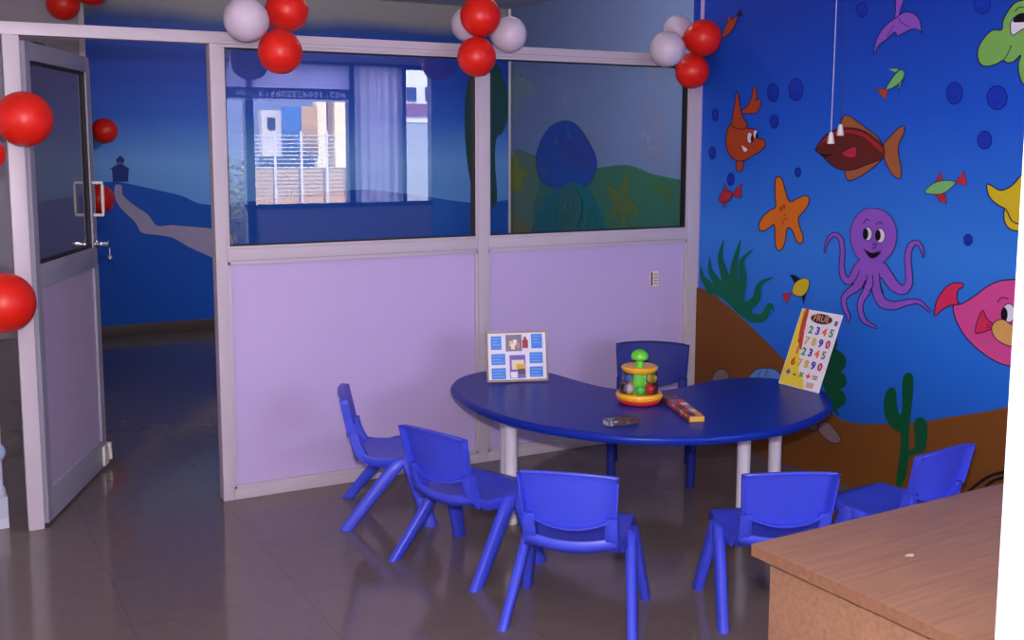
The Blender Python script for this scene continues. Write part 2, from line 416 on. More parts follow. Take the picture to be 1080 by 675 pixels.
m = MB(); m.box((LW-.003, -.0205, 1.13), (LW+.002, .0205, dz1-.05), FRAME, .001); m.box((LW-.003, -.0205, .06), (LW+.002, .0205, 1.04), FRAME, .001); m.build('edge_strip', dr)
for sgn in (-1, 1):
    m = MB(); y = sgn*.065; x = LW-.03
    m.tube([(x, sgn*.02, 1.29), (x, y, 1.29), (x, y, 1.31), (x, y, 1.43), (x, y, 1.45), (x, sgn*.02, 1.45)], .0085, CREAM, 10)
    m.build('pull_handle', dr)
def ly(prof, mt, mb, x, z):
    mb.lathe([(q, w) for q, w in prof], mt, (x, 0, z), 20, Matrix.Rotation(R(90), 3, 'X'))
m = MB(); ly([(.024, .019), (.024, .03), (.018, .036), (.013, .036), (.013, .05)], CHROME, m, LW-.032, 1.145); lk = m.build('lock', dr)
m = MB(); m.box((LW-.034, -.085, 1.136), (LW-.030, -.048, 1.154), CHROME, .001); ly([(.002, .083), (.019, .084), (.021, .087), (.019, .090), (.002, .091)], CHROME, m, LW-.032, 1.145)
kx = m.build('key', lk)
m = MB(); m.tube([(LW-.032, -.088, 1.13), (LW-.032, -.089, 1.09)], .0025, CHROME, 8); m.lathe([(.002, -.014), (.012, -.006), (.012, .006), (.002, .014)], CHROME, (LW-.032, -.089, 1.078), 16); m.build('key_tag', lk)
m = MB(); m.box((LW-.075, -.032, .02), (LW-.0, -.02, .12), CREAM, .003); m.box((LW-.0, -.04, .085), (LW+.03, .005, .12), CREAM, .004); m.box((LW+.018, -.04, .03), (LW+.03, -.01, .09), CREAM, .004)
m.build('door_stopper', dr)
m = MB(); m.box((.2, .0, dz1), (.32, .03, dz1+.012), GASKET, .002); m.build('closer_catch', dr)

# ================================================================== mural on the right wall
def RW(view=(0, 0, 1), base=.0012): return Paint(0, XR, view, base)
p = RW(base=.0008)
crest = [(727, 302), (745, 306), (765, 320), (785, 338), (800, 352), (820, 372), (845, 400), (862, 420), (880, 438), (900, 446), (930, 447), (970, 445), (1000, 440), (1040, 434), (1066, 428)]
pts = [hit(x, y, 0, XR-.0009) for x, y in catmull(crest, 5, False)]
pts[0].y = -.004; e = pts[-1].copy()
pts += [Vector((XR-.0009, -3.59, e.z+.05)), Vector((XR-.0009, -3.59, .002)), Vector((XR-.0009, -.004, .002))]
p.mb.poly(pts, SAND); p.build('painted_sand', wall_right, 'painted brown sand dunes along the foot of the mural')

v = (860, 210, 4.823); p = RW(v)
T = [([(225, 340), (207, 375), (190, 405), (165, 415), (142, 392), (133, 340), (138, 270), (130, 208), (103, 180), (75, 192), (56, 230), (47, 275)], [48, 48, 42, 34, 28, 22, 20, 20, 18, 16, 9, 2]),
     ([(240, 385), (215, 440), (170, 475), (145, 505), (150, 555), (168, 595), (162, 630)], [42, 42, 30, 24, 20, 16, 3]),
     ([(277, 395), (265, 460), (235, 510), (228, 560), (250, 620), (315, 655)], [36, 36, 28, 24, 20, 3]),
     ([(305, 385), (310, 460), (340, 525), (400, 542), (470, 525), (530, 525), (585, 575)], [36, 42, 46, 38, 26, 18, 3]),
     ([(335, 345), (365, 390), (400, 440), (445, 462), (475, 428), (474, 360), (470, 290), (485, 237), (518, 222), (542, 255), (550, 298)], [50, 54, 50, 42, 34, 30, 28, 26, 20, 12, 2])]
head = [(295, 48), (350, 62), (392, 105), (412, 165), (408, 220), (390, 270), (360, 305), (335, 328), (290, 340), (240, 315), (210, 290), (188, 240), (178, 180), (190, 120), (225, 70), (265, 50)]
body = [(215, 318), (250, 305), (330, 320), (368, 345), (345, 390), (300, 412), (260, 412), (215, 400), (195, 360)]
for c, w in T: p.stroke(c, [x+9 for x in w], INK)
p.stroke(head, 7, INK, True)
p.stroke(body, 7, INK, True)
for c, w in T: p.stroke(c, w, PURPLE)
p.fill(body, PURPLE).fill(head, PURPLE)
for q in ([(262, 385), (258, 420), (240, 455)], [(290, 385), (292, 440), (270, 470)], [(325, 375), (330, 430), (345, 480)], [(222, 365), (210, 400), (185, 430)]): p.stroke(q, 4, INK)
for cx, cy, rx, ry in [(265, 177, 23, 34), (330, 186, 24, 36)]:
    p.shape(ell(cx, cy, rx, ry), PWHITE, INK, .7, False)
p.fill(ell(256, 177, 13, 28), BLACK, False).fill(ell(318, 184, 14, 28), BLACK, False)
p.stroke([(243, 125), (258, 103), (275, 110)], 4, INK).stroke([(310, 130), (325, 115), (345, 128)], 4, INK)
p.stroke([(288, 235), (300, 226), (308, 236), (298, 250), (286, 247)], 4, INK)
p.fill([(250, 258), (285, 277), (332, 270), (303, 298), (276, 297)], BLACK).stroke([(244, 252), (285, 275), (336, 262)], 4, INK)
p.build('painted_octopus', wall_right, 'painted smiling purple octopus')

p = RW((850, 110, 7.5))
p.shape([(285, 180), (285, 115), (325, 85), (400, 130), (480, 190), (560, 250), (600, 310), (520, 255), (420, 205)], FIN, INK, 1.0)
p.shape([(310, 515), (335, 603), (420, 575), (520, 510), (605, 430), (500, 460), (400, 500)], FIN, INK, 1.0)
p.shape([(612, 325), (660, 260), (720, 200), (770, 172), (778, 220), (745, 290), (730, 350), (738, 430), (755, 520), (750, 575), (720, 585), (670, 535), (620, 430)], FIN, INK, 1.0)
p.shape([(75, 355), (110, 300), (160, 240), (230, 200), (310, 187), (400, 192), (480, 222), (560, 280), (612, 330), (612, 425), (540, 455), (450, 490), (380, 515), (310, 522), (230, 500), (160, 440), (125, 402), (85, 372)], MAROON, INK, 1.0)
p.fill([(100, 330), (160, 260), (240, 215), (330, 203), (420, 213), (500, 256), (600, 340), (606, 385), (540, 330), (470, 268), (380, 232), (300, 228), (220, 245), (150, 295)], ORED)
p.shape([(280, 390), (340, 350), (390, 335), (402, 370), (395, 410), (360, 425), (310, 410)], CRIM, INK, .7)
p.fill([(105, 385), (160, 398), (225, 385), (170, 412), (125, 410)], BLACK)
p.stroke([(655, 400), (680, 360), (700, 320)], 4, RUST).stroke([(660, 430), (690, 410), (705, 380)], 4, RUST)
p.build('painted_brown_fish', wall_right, 'painted large maroon fish with brown fins')

p = RW((790, 180, 7.5))
p.shape([(233, 45), (262, 70), (285, 150), (308, 225), (335, 245), (380, 220), (440, 197), (475, 215), (470, 265), (435, 320), (392, 375), (400, 440), (425, 510), (425, 560), (400, 578), (370, 550), (345, 480), (315, 450), (297, 470), (290, 540), (270, 605), (240, 632), (212, 605), (205, 530), (200, 432), (180, 435), (125, 475), (85, 470), (78, 420), (110, 360), (170, 310), (210, 285), (205, 200), (205, 110), (212, 60)], ORANGE, INK, 1.1)
p.fill(ell(252, 303, 9, 22), ORED, False).fill(ell(276, 285, 9, 22), ORED, False).stroke([(262, 430), (270, 395), (292, 380), (312, 384)], 7, ORED).fill(ell(282, 348, 7, 7), ORED, False)
p.build('painted_starfish', wall_right, 'painted orange starfish')

p = RW((755, 85, 4.82))
p.shape([(128, 162), (165, 120), (185, 70), (192, 25), (210, 60), (205, 100), (228, 95), (225, 135), (205, 165), (165, 168)], RUST, INK, .8)
p.shape([(110, 395), (105, 450), (130, 460), (142, 400)], RUST, INK, .8)
p.shape([(130, 232), (80, 215), (55, 260), (50, 320), (65, 370), (100, 405), (150, 405), (190, 380), (225, 360), (252, 330), (245, 300), (215, 290), (210, 255), (185, 245), (160, 242)], RUST, INK, .9)
p.shape([(80, 218), (95, 120), (105, 55), (120, 100), (130, 170), (160, 225), (140, 247), (95, 240)], RUST, INK, .8)
p.shape(ell(172, 290, 13, 28), PWHITE, INK, .5, False).shape(ell(201, 272, 10, 22), PWHITE, INK, .5, False)
p.fill(ell(184, 296, 7, 18), BLACK, False).fill(ell(207, 282, 6, 15), BLACK, False)
p.fill([(133, 330), (160, 350), (147, 362), (137, 350)], PWHITE)
p.build('painted_red_fish', wall_right, 'painted rust red fish standing on its chin')

def fish(name, label, view, body, tail, fins, mb_, mt_, mf_):
    p = RW(view)
    p.shape(tail, mt_, INK, .7, False)
    for f in fins: p.shape(f, mf_, INK, .7, False)
    p.shape(body, mb_, INK, .7)
    return p.build(name, wall_right, label)
fish('painted_small_fish', 'painted small crimson fish below the rust red fish', (755, 85, 4.82), [(15, 605), (30, 570), (55, 557), (85, 575), (70, 605), (40, 618)], [(82, 575), (130, 520), (128, 600), (100, 590)], [[(35, 565), (45, 520), (58, 558)], [(28, 612), (45, 650), (52, 616)]], CRIM, CRIM, RUST)
fish('painted_small_fish', 'painted small green fish with crimson fins', (900, 110, 5.62), [(425, 522), (470, 472), (540, 452), (605, 462), (560, 510), (510, 533)], [(603, 462), (657, 390), (675, 485)], [[(485, 465), (518, 395), (530, 458)], [(480, 535), (545, 530), (552, 593), (515, 575)]], SMALLG, CRIM, CRIM)
fish('painted_small_fish', 'painted small green fish with an orange tail', (900, 0, 5.62), [(303, 430), (275, 415), (225, 470), (195, 530), (250, 510), (292, 470)], [(207, 528), (135, 525), (190, 595)], [[(205, 408), (270, 405), (250, 432)], [(292, 478), (265, 545), (270, 495)]], SMALLG, RUST, SMALLG)
fish('painted_small_fish', 'painted small yellow fish with dark fins', (720, 220, 5.62), [(650, 500), (665, 440), (720, 412), (750, 432), (738, 490), (700, 520)], [(648, 497), (590, 505), (615, 565)], [[(635, 392), (665, 395), (695, 415), (665, 442)], [(738, 475), (715, 565), (706, 515)]], YELLOW, CRIM, INK)
fish('painted_small_fish', 'painted small orange fish by the red balloons', (720, 0, 5.62), [(235, 218), (258, 145), (305, 105), (325, 95), (310, 150), (275, 200)], [(318, 100), (345, 48), (356, 95)], [[(262, 140), (268, 92), (290, 115)]], RUST, INK, RUST)

p = RW((900, 0, 5.62))
p.shape([(255, -30), (302, -30), (280, 60), (262, 118), (245, 118), (250, 60)], PURPLE, INK, .9)
p.shape([(250, 108), (300, 74), (350, 78), (392, 118), (405, 200), (395, 180), (350, 172), (300, 195), (262, 212), (245, 190), (200, 230), (150, 270), (122, 325), (132, 250), (170, 175), (215, 130)], PURPLE, INK, .9)
p.stroke([(270, 110), (295, 140), (330, 160)], 4, INK).stroke([(240, 150), (215, 190), (200, 220)], 4, INK)
p.build('painted_tail_fin', wall_right, 'painted purple tail fin hanging from the top of the mural')

p = RW((1020, 0, 6.75))
p.shape([(245, 212), (180, 215), (120, 270), (80, 340), (75, 410), (100, 460), (150, 472), (210, 455), (255, 430), (285, 446), (330, 440), (382, 392), (365, 450), (370, 530), (405, 605), (500, 660), (640, 600), (680, 420), (660, 200), (600, 40), (500, -20), (400, 0), (340, 20), (290, 80), (255, 150)], GREEN, INK, 1.2)
p.shape([(325, 250), (308, 195), (320, 140), (370, 108), (440, 110), (470, 180), (400, 205)], PWHITE, INK, 1)
p.fill([(325, 148), (355, 105), (410, 92), (450, 115), (440, 150), (350, 160)], BLACK)
p.stroke([(255, 432), (288, 385), (312, 330)], 6, INK).stroke([(300, 325), (320, 332)], 5, INK).stroke([(338, 82), (370, 52), (420, 52)], 6, INK)
p.build('painted_green_head', wall_right, 'painted green cartoon creature at the top right of the mural')

p = RW((980, 280, 6.14))
p.shape([(158, 258), (210, 248), (290, 200), (370, 140), (440, 106), (520, 92), (620, 98), (730, 150), (800, 250), (810, 400), (750, 540), (650, 640), (540, 652), (450, 630), (350, 570), (250, 480), (185, 380), (158, 300)], PINK, INK, 1.2)
p.shape([(35, 325), (45, 240), (90, 160), (150, 115), (215, 115), (217, 138), (185, 165), (180, 220), (190, 247), (130, 262), (80, 290)], HOTPINK, INK, 1.1)
p.shape([(347, 290), (370, 340), (405, 375), (400, 410), (310, 440), (300, 410), (315, 350)], HOTPINK, INK, .9)
p.shape(ell(515, 308, 42, 60), PWHITE, INK, .9, False).fill(ell(486, 318, 22, 46), BLACK, False)
p.shape([(405, 400), (430, 362), (480, 350), (530, 380), (600, 400), (680, 430), (690, 500), (640, 540), (560, 528), (510, 518), (450, 490), (415, 450)], TAN, INK, .9)
p.stroke([(440, 240), (470, 208), (515, 216)], 6, INK).stroke([(575, 405), (610, 440), (640, 470)], 8, BLACK)
p.stroke([(370, 380), (390, 390)], 4, INK).stroke([(365, 405), (392, 400)], 4, INK)
p.build('painted_pink_fish', wall_right, 'painted big pink fish beside the white pillar')

p = RW((900, 110, 5.62))
p.shape([(900, 620), (895, 690), (930, 740), (1000, 752), (1100, 740), (1130, 690), (1040, 700), (960, 690)], YELLOW, INK, 1.3)
p.shape([(790, 478), (815, 480), (870, 510), (925, 492), (970, 450), (1015, 395), (1080, 340), (1180, 400), (1180, 620), (1090, 705), (1000, 712), (940, 690), (905, 625), (850, 592), (805, 545)], YELLOW, INK, 1.3)
p.build('painted_yellow_creature', wall_right, 'painted yellow creature half hidden by the white pillar')

for (cx, cy, rx, ry) in [(815.2, 97.5, 6.2, 10), (839.5, 94.3, 8, 12.3), (754.3, 121, 3.6, 7), (816.6, 128.3, 4.6, 7.5), (751.3, 161.2, 3.8, 7), (770.7, 189, 4, 7), (841.5, 181.7, 3.6, 5.3), (908.9, 10.3, 6, 8.3), (1036, 4, 9, 11), (1006.7, 98.4, 9, 12), (1051.6, 103, 11.3, 13), (1038.4, 147.7, 8, 10), (1021, 253, 5, 6.4)]:
    p = RW(); p.fill(ell(cx, cy, rx, ry), BUBO, False).fill(ell(cx, cy, rx-1.1, ry-1.2), BUB, False)
    p.stroke([(cx-rx*.35, cy+ry*.25), (cx-rx*.05, cy+ry*.5), (cx+rx*.35, cy+ry*.3)], .8, BUBO).stroke([(cx-rx*.3, cy-ry*.45), (cx+rx*.1, cy-ry*.6)], .7, BUBO)
    p.build('painted_bubble', wall_right, None)

p = RW((720, 220, 5.62))
p.fill([(170, 490), (260, 450), (330, 510), (400, 580), (410, 672), (330, 625), (250, 545)], WEED)
for c in ([(180, 505), (150, 450), (120, 410), (107, 340)], [(235, 515), (205, 440), (165, 370), (160, 285)], [(265, 490), (250, 400), (222, 290), (245, 180)], [(310, 530), (300, 400), (315, 290), (345, 180)], [(330, 550), (355, 420), (352, 310), (420, 240)], [(370, 590), (435, 535), (455, 450), (540, 405)], [(390, 645), (475, 645), (515, 572), (545, 610)]):
    p.stroke(c, [62, 50, 30, 2], WEED)
p.build('painted_seaweed', wall_right, 'painted tuft of green seaweed on the dune')
p = RW((740, 360, 5.625))
p.fill([(770, -45), (800, -20), (806, 20), (796, 45), (825, 62), (852, 95), (856, 135), (842, 165), (826, 178), (850, 200), (860, 240), (848, 270), (824, 288), (846, 308), (856, 345), (842, 380), (812, 395), (806, 412), (820, 445), (792, 428), (760, 380), (735, 300), (700, 200), (690, 40), (730, -30)], CACT)
p.build('painted_bush', wall_right, 'painted wavy dark green plant behind the number board')
p = RW((920, 380, 5.19))
p.fill([(165, 110), (180, 75), (210, 70), (225, 100), (222, 200), (207, 330), (200, 480), (192, 600), (165, 680), (130, 680), (148, 520), (155, 405), (118, 380), (75, 320), (62, 250), (75, 175), (105, 148), (130, 170), (135, 240), (150, 300), (163, 260), (163, 170)], CACT)
p.fill([(195, 495), (232, 470), (228, 350), (245, 315), (280, 318), (302, 360), (300, 440), (285, 500), (240, 512), (195, 530)], CACT)
p.build('painted_cactus', wall_right, 'painted dark green cactus with three arms')
for nm, pts, mt in [('rock', [(68, 240), (75, 190), (110, 165), (150, 180), (160, 240)], ROCK), ('rock', [(690, 500), (740, 478), (790, 520), (825, 580), (800, 605), (750, 590), (700, 540)], ROCK), ('rock', [(635, 515), (680, 490), (694, 515), (665, 532)], ROCK), ('shell', [(290, 225), (320, 170), (380, 160), (440, 170), (470, 225)], SHELLB)]:
    p = RW((740, 360, 5.625), .0022); p.shape(pts, mt, INK, .7)
    if nm == 'shell': p.stroke([(335, 215), (350, 175)], 4, INK).stroke([(375, 215), (390, 165)], 4, INK)
    p.build('painted_'+nm, wall_right, None)

# ------------------------------------------------------------------ murals of the second room
p = Paint(1, YF, (0, 0, 1), .0008)
hill = [(60, 196), (98, 193), (124, 192), (155, 198), (190, 206), (222, 216), (300, 208), (380, 200), (440, 206), (500, 214), (541, 210)]
pts = [hit(x, y, 1, YF-.001) for x, y in catmull(hill, 5, False)]
pts[-1].x = XF-.002
pts += [Vector((XF-.002, YF-.001, .1)), Vector((pts[0].x, YF-.001, .1))]
p.mb.poly(pts, HILLB); p.build('painted_blue_hill', wall_far, 'painted deep blue hill')
p = Paint(1, YF, (0, 150, 4.5), .002)
p.shape([(545, 205), (577, 205), (585, 250), (640, 300), (700, 340), (745, 395), (810, 392), (880, 398), (1010, 410), (1100, 440), (1100, 600), (1010, 550), (900, 500), (820, 455), (740, 440), (672, 430), (640, 380), (570, 310), (545, 260)], LILAC, INK, .35)
p.build('painted_path', wall_far, 'painted winding lilac path')
p = Paint(1, YF, (0, 150, 4.5), .0025)
p.fill([(530, 120), (612, 120), (608, 188), (536, 188)], HOUSEB, False).fill([(512, 128), (571, 92), (622, 128)], HOUSEB, False).fill([(550, 82), (570, 62), (592, 82), (584, 105), (556, 105)], HOUSEB, False)
p.stroke([(512, 130), (571, 96), (622, 130)], 3, LILAC, smooth=False)
p.build('painted_house', wall_far, 'painted small navy house on the hilltop')
p = Paint(1, YF, (490, 0, 3.724), .002)
p.fill([(60, 225), (95, 228), (135, 262), (160, 330), (178, 390), (172, 450), (150, 520), (125, 545), (120, 640), (125, 800), (60, 800), (20, 700), (0, 500), (10, 330)], TREEG)
p.build('painted_tree', wall_far, 'painted dark green tree in the far corner')
def FS(view=(0, 0, 1), base=.0012): return Paint(0, XF, view, base)
p = FS()
hl = [(541, 166), (560, 163), (590, 172), (620, 178), (660, 174), (690, 184), (721, 190), (760, 196)]
pts = [hit(x, y, 0, XF-.0009) for x, y in catmull(hl, 5, False)]
pts[0].y = YF-.003
pts += [Vector((XF-.0009, pts[-1].y, .002)), Vector((XF-.0009, YF-.003, .002))]
p.mb.poly(pts, HILLG); p.build('painted_meadow', wall_fr, 'painted green meadow')
p = FS((490, 110, 3.724), .002)
p.fill([(190, 205), (245, 190), (280, 220), (290, 320), (270, 420), (280, 560), (190, 560)], HILLY).build('painted_grass_patch', wall_fr, 'painted olive grass')
p = FS((490, 110, 3.724), .003)
p.shape([(395, 64), (445, 85), (490, 150), (515, 205), (518, 250), (490, 310), (430, 335), (350, 330), (295, 290), (280, 215), (300, 140), (340, 85)], BALLB, INK, .4)
p.build('painted_blue_ball', wall_fr, 'painted big round blue ball')
p = FS((490, 110, 3.724), .005)
p.fill([(275, 560), (285, 430), (330, 360), (400, 315), (440, 310), (490, 340), (520, 390), (550, 470), (570, 560)], TEAL).build('painted_green_mound', wall_fr, 'painted teal green mound')

# ================================================================== balloons
def balloon(px, py, rpx, plane_y, mt, label, group, dx=(0, 0, -1)):
    c = hit(px, py, 1, plane_y); depth = (c-CAM).dot(FW); r = rpx*depth/F
    o = empty('hanging_balloon', c, 0, label, 'balloon', group)
    q = Vector(dx).normalized().to_track_quat('Z', 'Y').to_matrix()
    m = MB(); prof = []
    N = 22
    for i in range(N+1):
        t = math.pi*i/N; z = -math.cos(t); rr = math.sin(t)*(1-.05*max(0, z))
        prof.append((max(rr*r, 1e-4), z*r*(1.03 if z > 0 else 1)+(.05*r*max(0, z)**3)))
    m.lathe(prof, mt, (0, 0, 0), 36, q); m.build('skin', o, smooth=60)
    m = MB(); m.lathe([(.004, r*1.06), (.006, r*1.075), (.004, r*1.10), (.013, r*1.14), (.009, r*1.15)], mt, (0, 0, 0), 14, q); m.build('knot', o)
    return o
G1, G2 = 'red balloons', 'white balloons'
balloon(25.5, 125.5, 29, -.17, RED, 'red balloon over the upper part of the door post', G1, (-.3, .8, -.2))
balloon(4, 319.5, 32, -.17, RED, 'large red balloon low beside the door post, cut by the photo edge', G1, (-.3, .8, .2))
balloon(-11, 163, 16, -.17, RED, 'sliver of a red balloon at the edge, just below the one on the door post', G1, (0, .9, .2))
balloon(66.5, 4, 17, 2.48, RED, 'red balloon above the open door against the grey wall', G1, (.5, .6, .4))
balloon(96.5, -11, 17, 2.30, RED, 'red balloon in front of the cream corner trim', G1, (-.5, .6, -.2))
balloon(110, 138, 13.5, YF-.2, RED, 'upper red balloon on the far blue wall past the door edge', G1, (-.2, .8, -.5))
balloon(104, 210, 16, YF-.2, RED, 'lower red balloon on the far blue wall behind the door handle', G1, (-.2, .8, .5))
balloon(259.5, 20.5, 23.4, -.235, WHITE_LATEX, 'white balloon at the top left corner of the wide pane', G2, (.9, .3, -.1))
balloon(302.5, 10.5, 22.6, -.09, RED, 'red balloon above the rail at the left cluster, right of the white one', G1, (-.5, .6, -.4))
balloon(295.5, 54.5, 23.4, -.235, RED, 'red balloon hanging over the top left of the wide pane, under a red one', G1, (0, .5, .8))
balloon(506.5, 17, 21.6, -.2, RED, 'red balloon above the rail at the middle post', G1, (0, 1, .1))
balloon(502.5, 60, 20.8, -.2, RED, 'red balloon hanging in front of the middle post', G1, (0, 1, -.2))
balloon(537, 36.5, 18.8, -.095, WHITE_LATEX, 'white balloon right of the two red ones at the middle post', G2, (-.9, .4, 0))
balloon(494, 26, 18.5, .03, WHITE_LATEX, 'white balloon mostly hidden behind the red one at the middle post', G2, (.6, .4, 0))
balloon(704, 52, 18.8, -.21, WHITE_LATEX, 'white balloon at the top right corner of the right pane', G2, (.8, .3, 0))
balloon(741.5, 40, 19.4, -.235, RED, 'red balloon in front of the mural corner, upper one of the right cluster', G1, (-.6, .5, 0))
balloon(730, 75, 18.2, -.12, RED, 'red balloon over the corner post, lowest of the right cluster', G1, (-.2, .5, .7))
balloon(715, 31, 15, .03, WHITE_LATEX, 'white balloon peeking out behind the right cluster', G2, (.3, -.4, -.4))

# ================================================================== chairs
def make_chair(plastic, splay=.216, feet=((-.222, .012), (.135, .046)), lw=1.0):
    root = empty('child_chair')
    # backrest: curved panel whose edges turn back
    m = MB(); rows = []
    def bp(u, t, back=0.0, grow=0.0):
        x = u*(.150+.011*t+grow)
        zt = .550-.010*u*u+grow; zb = .358+.040*u*u-grow
        z = zb+(zt-zb)*t
        y = -.178-.032*t-.020*(1-u*u)-back
        return (x, y, z)
    us = [-1+2*k/14 for k in range(15)]; ts = [k/8 for k in range(9)]
    cols = [(-1, .032, .004)]+[(u, 0, 0) for u in us]+[(1, .032, .004)]
    tt = [(0, .022, .002)]+[(t, 0, 0) for t in ts]+[(1, .024, .003)]
    for t, b1, g1 in tt:
        rows.append([bp(u, t, max(b0, b1), max(g0, g1)) for u, b0, g0 in cols])
    m.grid(rows, plastic); o = solid(m.build('backrest', root, smooth=50), .007)
    bv = o.modifiers.new('soft_edge', 'BEVEL'); bv.width = .0025; bv.segments = 2
    # seat shell: pan, turned-down sides, rising rear
    prof = [(.172, .252), (.176, .272), (.165, .288), (.13, .293), (.08, .289), (.02, .285), (-.04, .284), (-.09, .287), (-.125, .294), (-.150, .306), (-.163, .322), (-.171, .323), (-.176, .312), (-.172, .288)]
    m = MB(); rows = []
    for i, (y, z) in enumerate(prof):
        hw = .158 if i < 2 else .166; hw -= .012*max(0, -y-.06)/.1
        row = []
        for k in range(-9, 10):
            a = abs(k)/9
            if abs(k) == 9: row.append((math.copysign(hw+.004, k), y, z-.036 if 1 < i < 9 else z-.008))
            elif abs(k) == 8: row.append((math.copysign(hw, k), y, z))
            else:
                u = k/8; row.append((hw*u, y-.016*(1-u*u)*(1 if i > 7 else 0)+.012*(1-u*u)*(1 if i < 3 else 0), z-.008*(1-u*u)*(1 if 3 < i < 9 else 0)-.020*(1-u*u)*(1 if i >= 9 else 0)))
        rows.append(row)
    m.grid(rows, plastic); o = solid(m.build('seat', root, smooth=50), .007)
    # uprights joining shell and backrest
    for s in (-1, 1):
        m = MB(); rows = []
        for x, y, z, w, dp in [(s*.137, -.128, .266, .020, .020), (s*.137, -.148, .292, .022, .024), (s*.137, -.166, .325, .022, .024), (s*.138, -.178, .36, .021, .022), (s*.138, -.184, .397, .021, .020)]:
            rows.append([(x-w, y-dp+.004, z), (x-w+.004, y-dp, z), (x+w-.004, y-dp, z), (x+w, y-dp+.004, z), (x+w, y+dp-.004, z), (x+w-.004, y+dp, z), (x-w+.004, y+dp, z), (x-w, y+dp-.004, z), (x-w, y-dp+.004, z)])
        m.grid(rows, plastic); m.add(rows[-1][:8], [list(range(8))], plastic); m.add(rows[0][:8], [list(range(8))], plastic); m.build('upright', root, smooth=45)
    # legs: tapered, splayed, meeting at a rounded shoulder under the seat side
    for s in (-1, 1):
        for fy, ay in feet:
            m = MB(); A = Vector((s*.176, ay, .284)); B = Vector((s*splay, fy, 0)); rows = []
            d = (B-A)
            steps = [(-.03, .3), (-.015, .75), (0, 1), (.15, 1), (.5, .95), (.85, .9), (1, .88)]
            for t, sc in steps:
                c = A+d*t; wy, wx = .037*lw*sc*(1-.10*max(t, 0)), .0195*sc
                if t == 1: c.z = 0
                ring = []
                for k in range(13):
                    an = 2*math.pi*k/12; cs, sn = math.cos(an), math.sin(an)
                    ex = math.copysign(abs(cs)**.55, cs)*wy; ey = math.copysign(abs(sn)**.7, sn)*wx
                    ring.append((c.x+ey, c.y+ex, c.z))
                rows.append(ring)
            m.grid(rows, plastic); m.add(rows[0][:12], [list(range(12))], plastic); m.add(rows[-1][:12], [list(range(12))], plastic)
            m.build('leg', root, smooth=50)
    return root
def place(o, x, y, th, sc, label):
    o.location = (x, y, 0); o.rotation_euler = (0, 0, th); o.scale = (sc,)*3
    tag(o, label, 'chair', 'blue plastic chairs around the activity table')
c1 = make_chair(CHAIR)
specs = [(.660, -.515, -1.939, 1.02, 'blue child chair seen side on before the lavender panel'),
         (.716, -1.185, -1.222, 1.03, 'blue child chair at an angle between the side-on chair and the middle front one'),
         (.832, -1.785, -.735, 1.025, 'blue child chair with its back to the viewer at the middle front of the table'),
         (1.452, -2.06, -.42, 1.0, 'blue child chair, back to the viewer, whose lower part the wooden desk corner hides'),
         (2.030, -2.088, .125, 1.0, 'blue child chair in front of the painted cactus, partly hidden by the wooden desk')]
for i, s in enumerate(specs):
    place(c1 if i == 0 else copy_tree(c1), *s)
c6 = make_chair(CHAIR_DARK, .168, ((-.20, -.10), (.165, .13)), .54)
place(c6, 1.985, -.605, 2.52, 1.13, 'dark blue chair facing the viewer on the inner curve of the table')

# ================================================================== activity table
tb = empty('activity_table', (1.6, -1.1, 0), 0, 'kidney shaped navy blue table on round white legs', 'table')
front = [(476, 414), (484, 422), (500, 432), (528, 443.5), (567, 453.5), (617, 461.5), (656, 465.5), (700, 467), (740, 466.5), (781, 463), (815, 458.5), (845, 451), (868, 440.5)]
back = [(878, 427), (876, 419), (866, 410), (845, 403), (818, 399), (793, 397.5), (768, 398.5), (745, 402), (722, 407), (700, 410.5), (675, 411.5), (649, 409.5), (625, 405), (600, 398), (579, 392.5), (550, 389.5), (520, 390), (500, 393), (484, 398), (476, 405)]
ol = [hit(x, y, 2, TT-.022) for x, y in front]+[hit(x, y, 2, TT) for x, y in back]
ol2 = [(p.x-1.6, p.y+1.1) for p in catmull([(q.x, q.y, 0) for q in ol], 4) and [Vector(q) for q in catmull([(q.x, q.y, 0) for q in ol], 4)]]
n = len(ol2)
def inset(d):
    out = []
    for i in range(n):
        a, c = ol2[i-2], ol2[(i+2) % n]; dx, dy = c[0]-a[0], c[1]-a[1]; L = math.hypot(dx, dy) or 1
        out.append((ol2[i][0]-dy/L*d, ol2[i][1]+dx/L*d))
    return out
area = sum(ol2[i][0]*ol2[(i+1) % n][1]-ol2[(i+1) % n][0]*ol2[i][1] for i in range(n))
sg = 1 if area > 0 else -1
m = MB(); rows = []
for d, z in [(.016, TT-.036), (.004, TT-.034), (0, TT-.026), (0, TT-.012), (.004, TT-.004), (.012, TT)]:
    r = [(x, y, z) for x, y in inset(d*sg)]; rows.append(r+[r[0]])
m.grid(rows, TABLE); m.poly([p for p in rows[-1][:-1]], TABLE); m.poly([p for p in rows[0][:-1]], TABLE)
m.build('tabletop', tb, smooth=40)
def tleg(x, y):
    m = MB(); m.tube([(x-1.6, y+1.1, .012), (x-1.6, y+1.1, TT-.037)], .0285, LEGW, 24); o = m.build('leg', tb)
    m = MB(); m.lathe([(.031, 0), (.033, .004), (.033, .026), (.030, .03)], CREAM, (x-1.6, y+1.1, 0), 24); m.build('foot_cap', o)
    m = MB(); m.lathe([(.046, TT-.048), (.046, TT-.037)], CHROME, (x-1.6, y+1.1, 0), 20); m.build('mount_plate', o)
tleg(1.032, -.898); tleg(1.875, -1.43); tleg(2.148, -1.32); tleg(1.222, -.50)

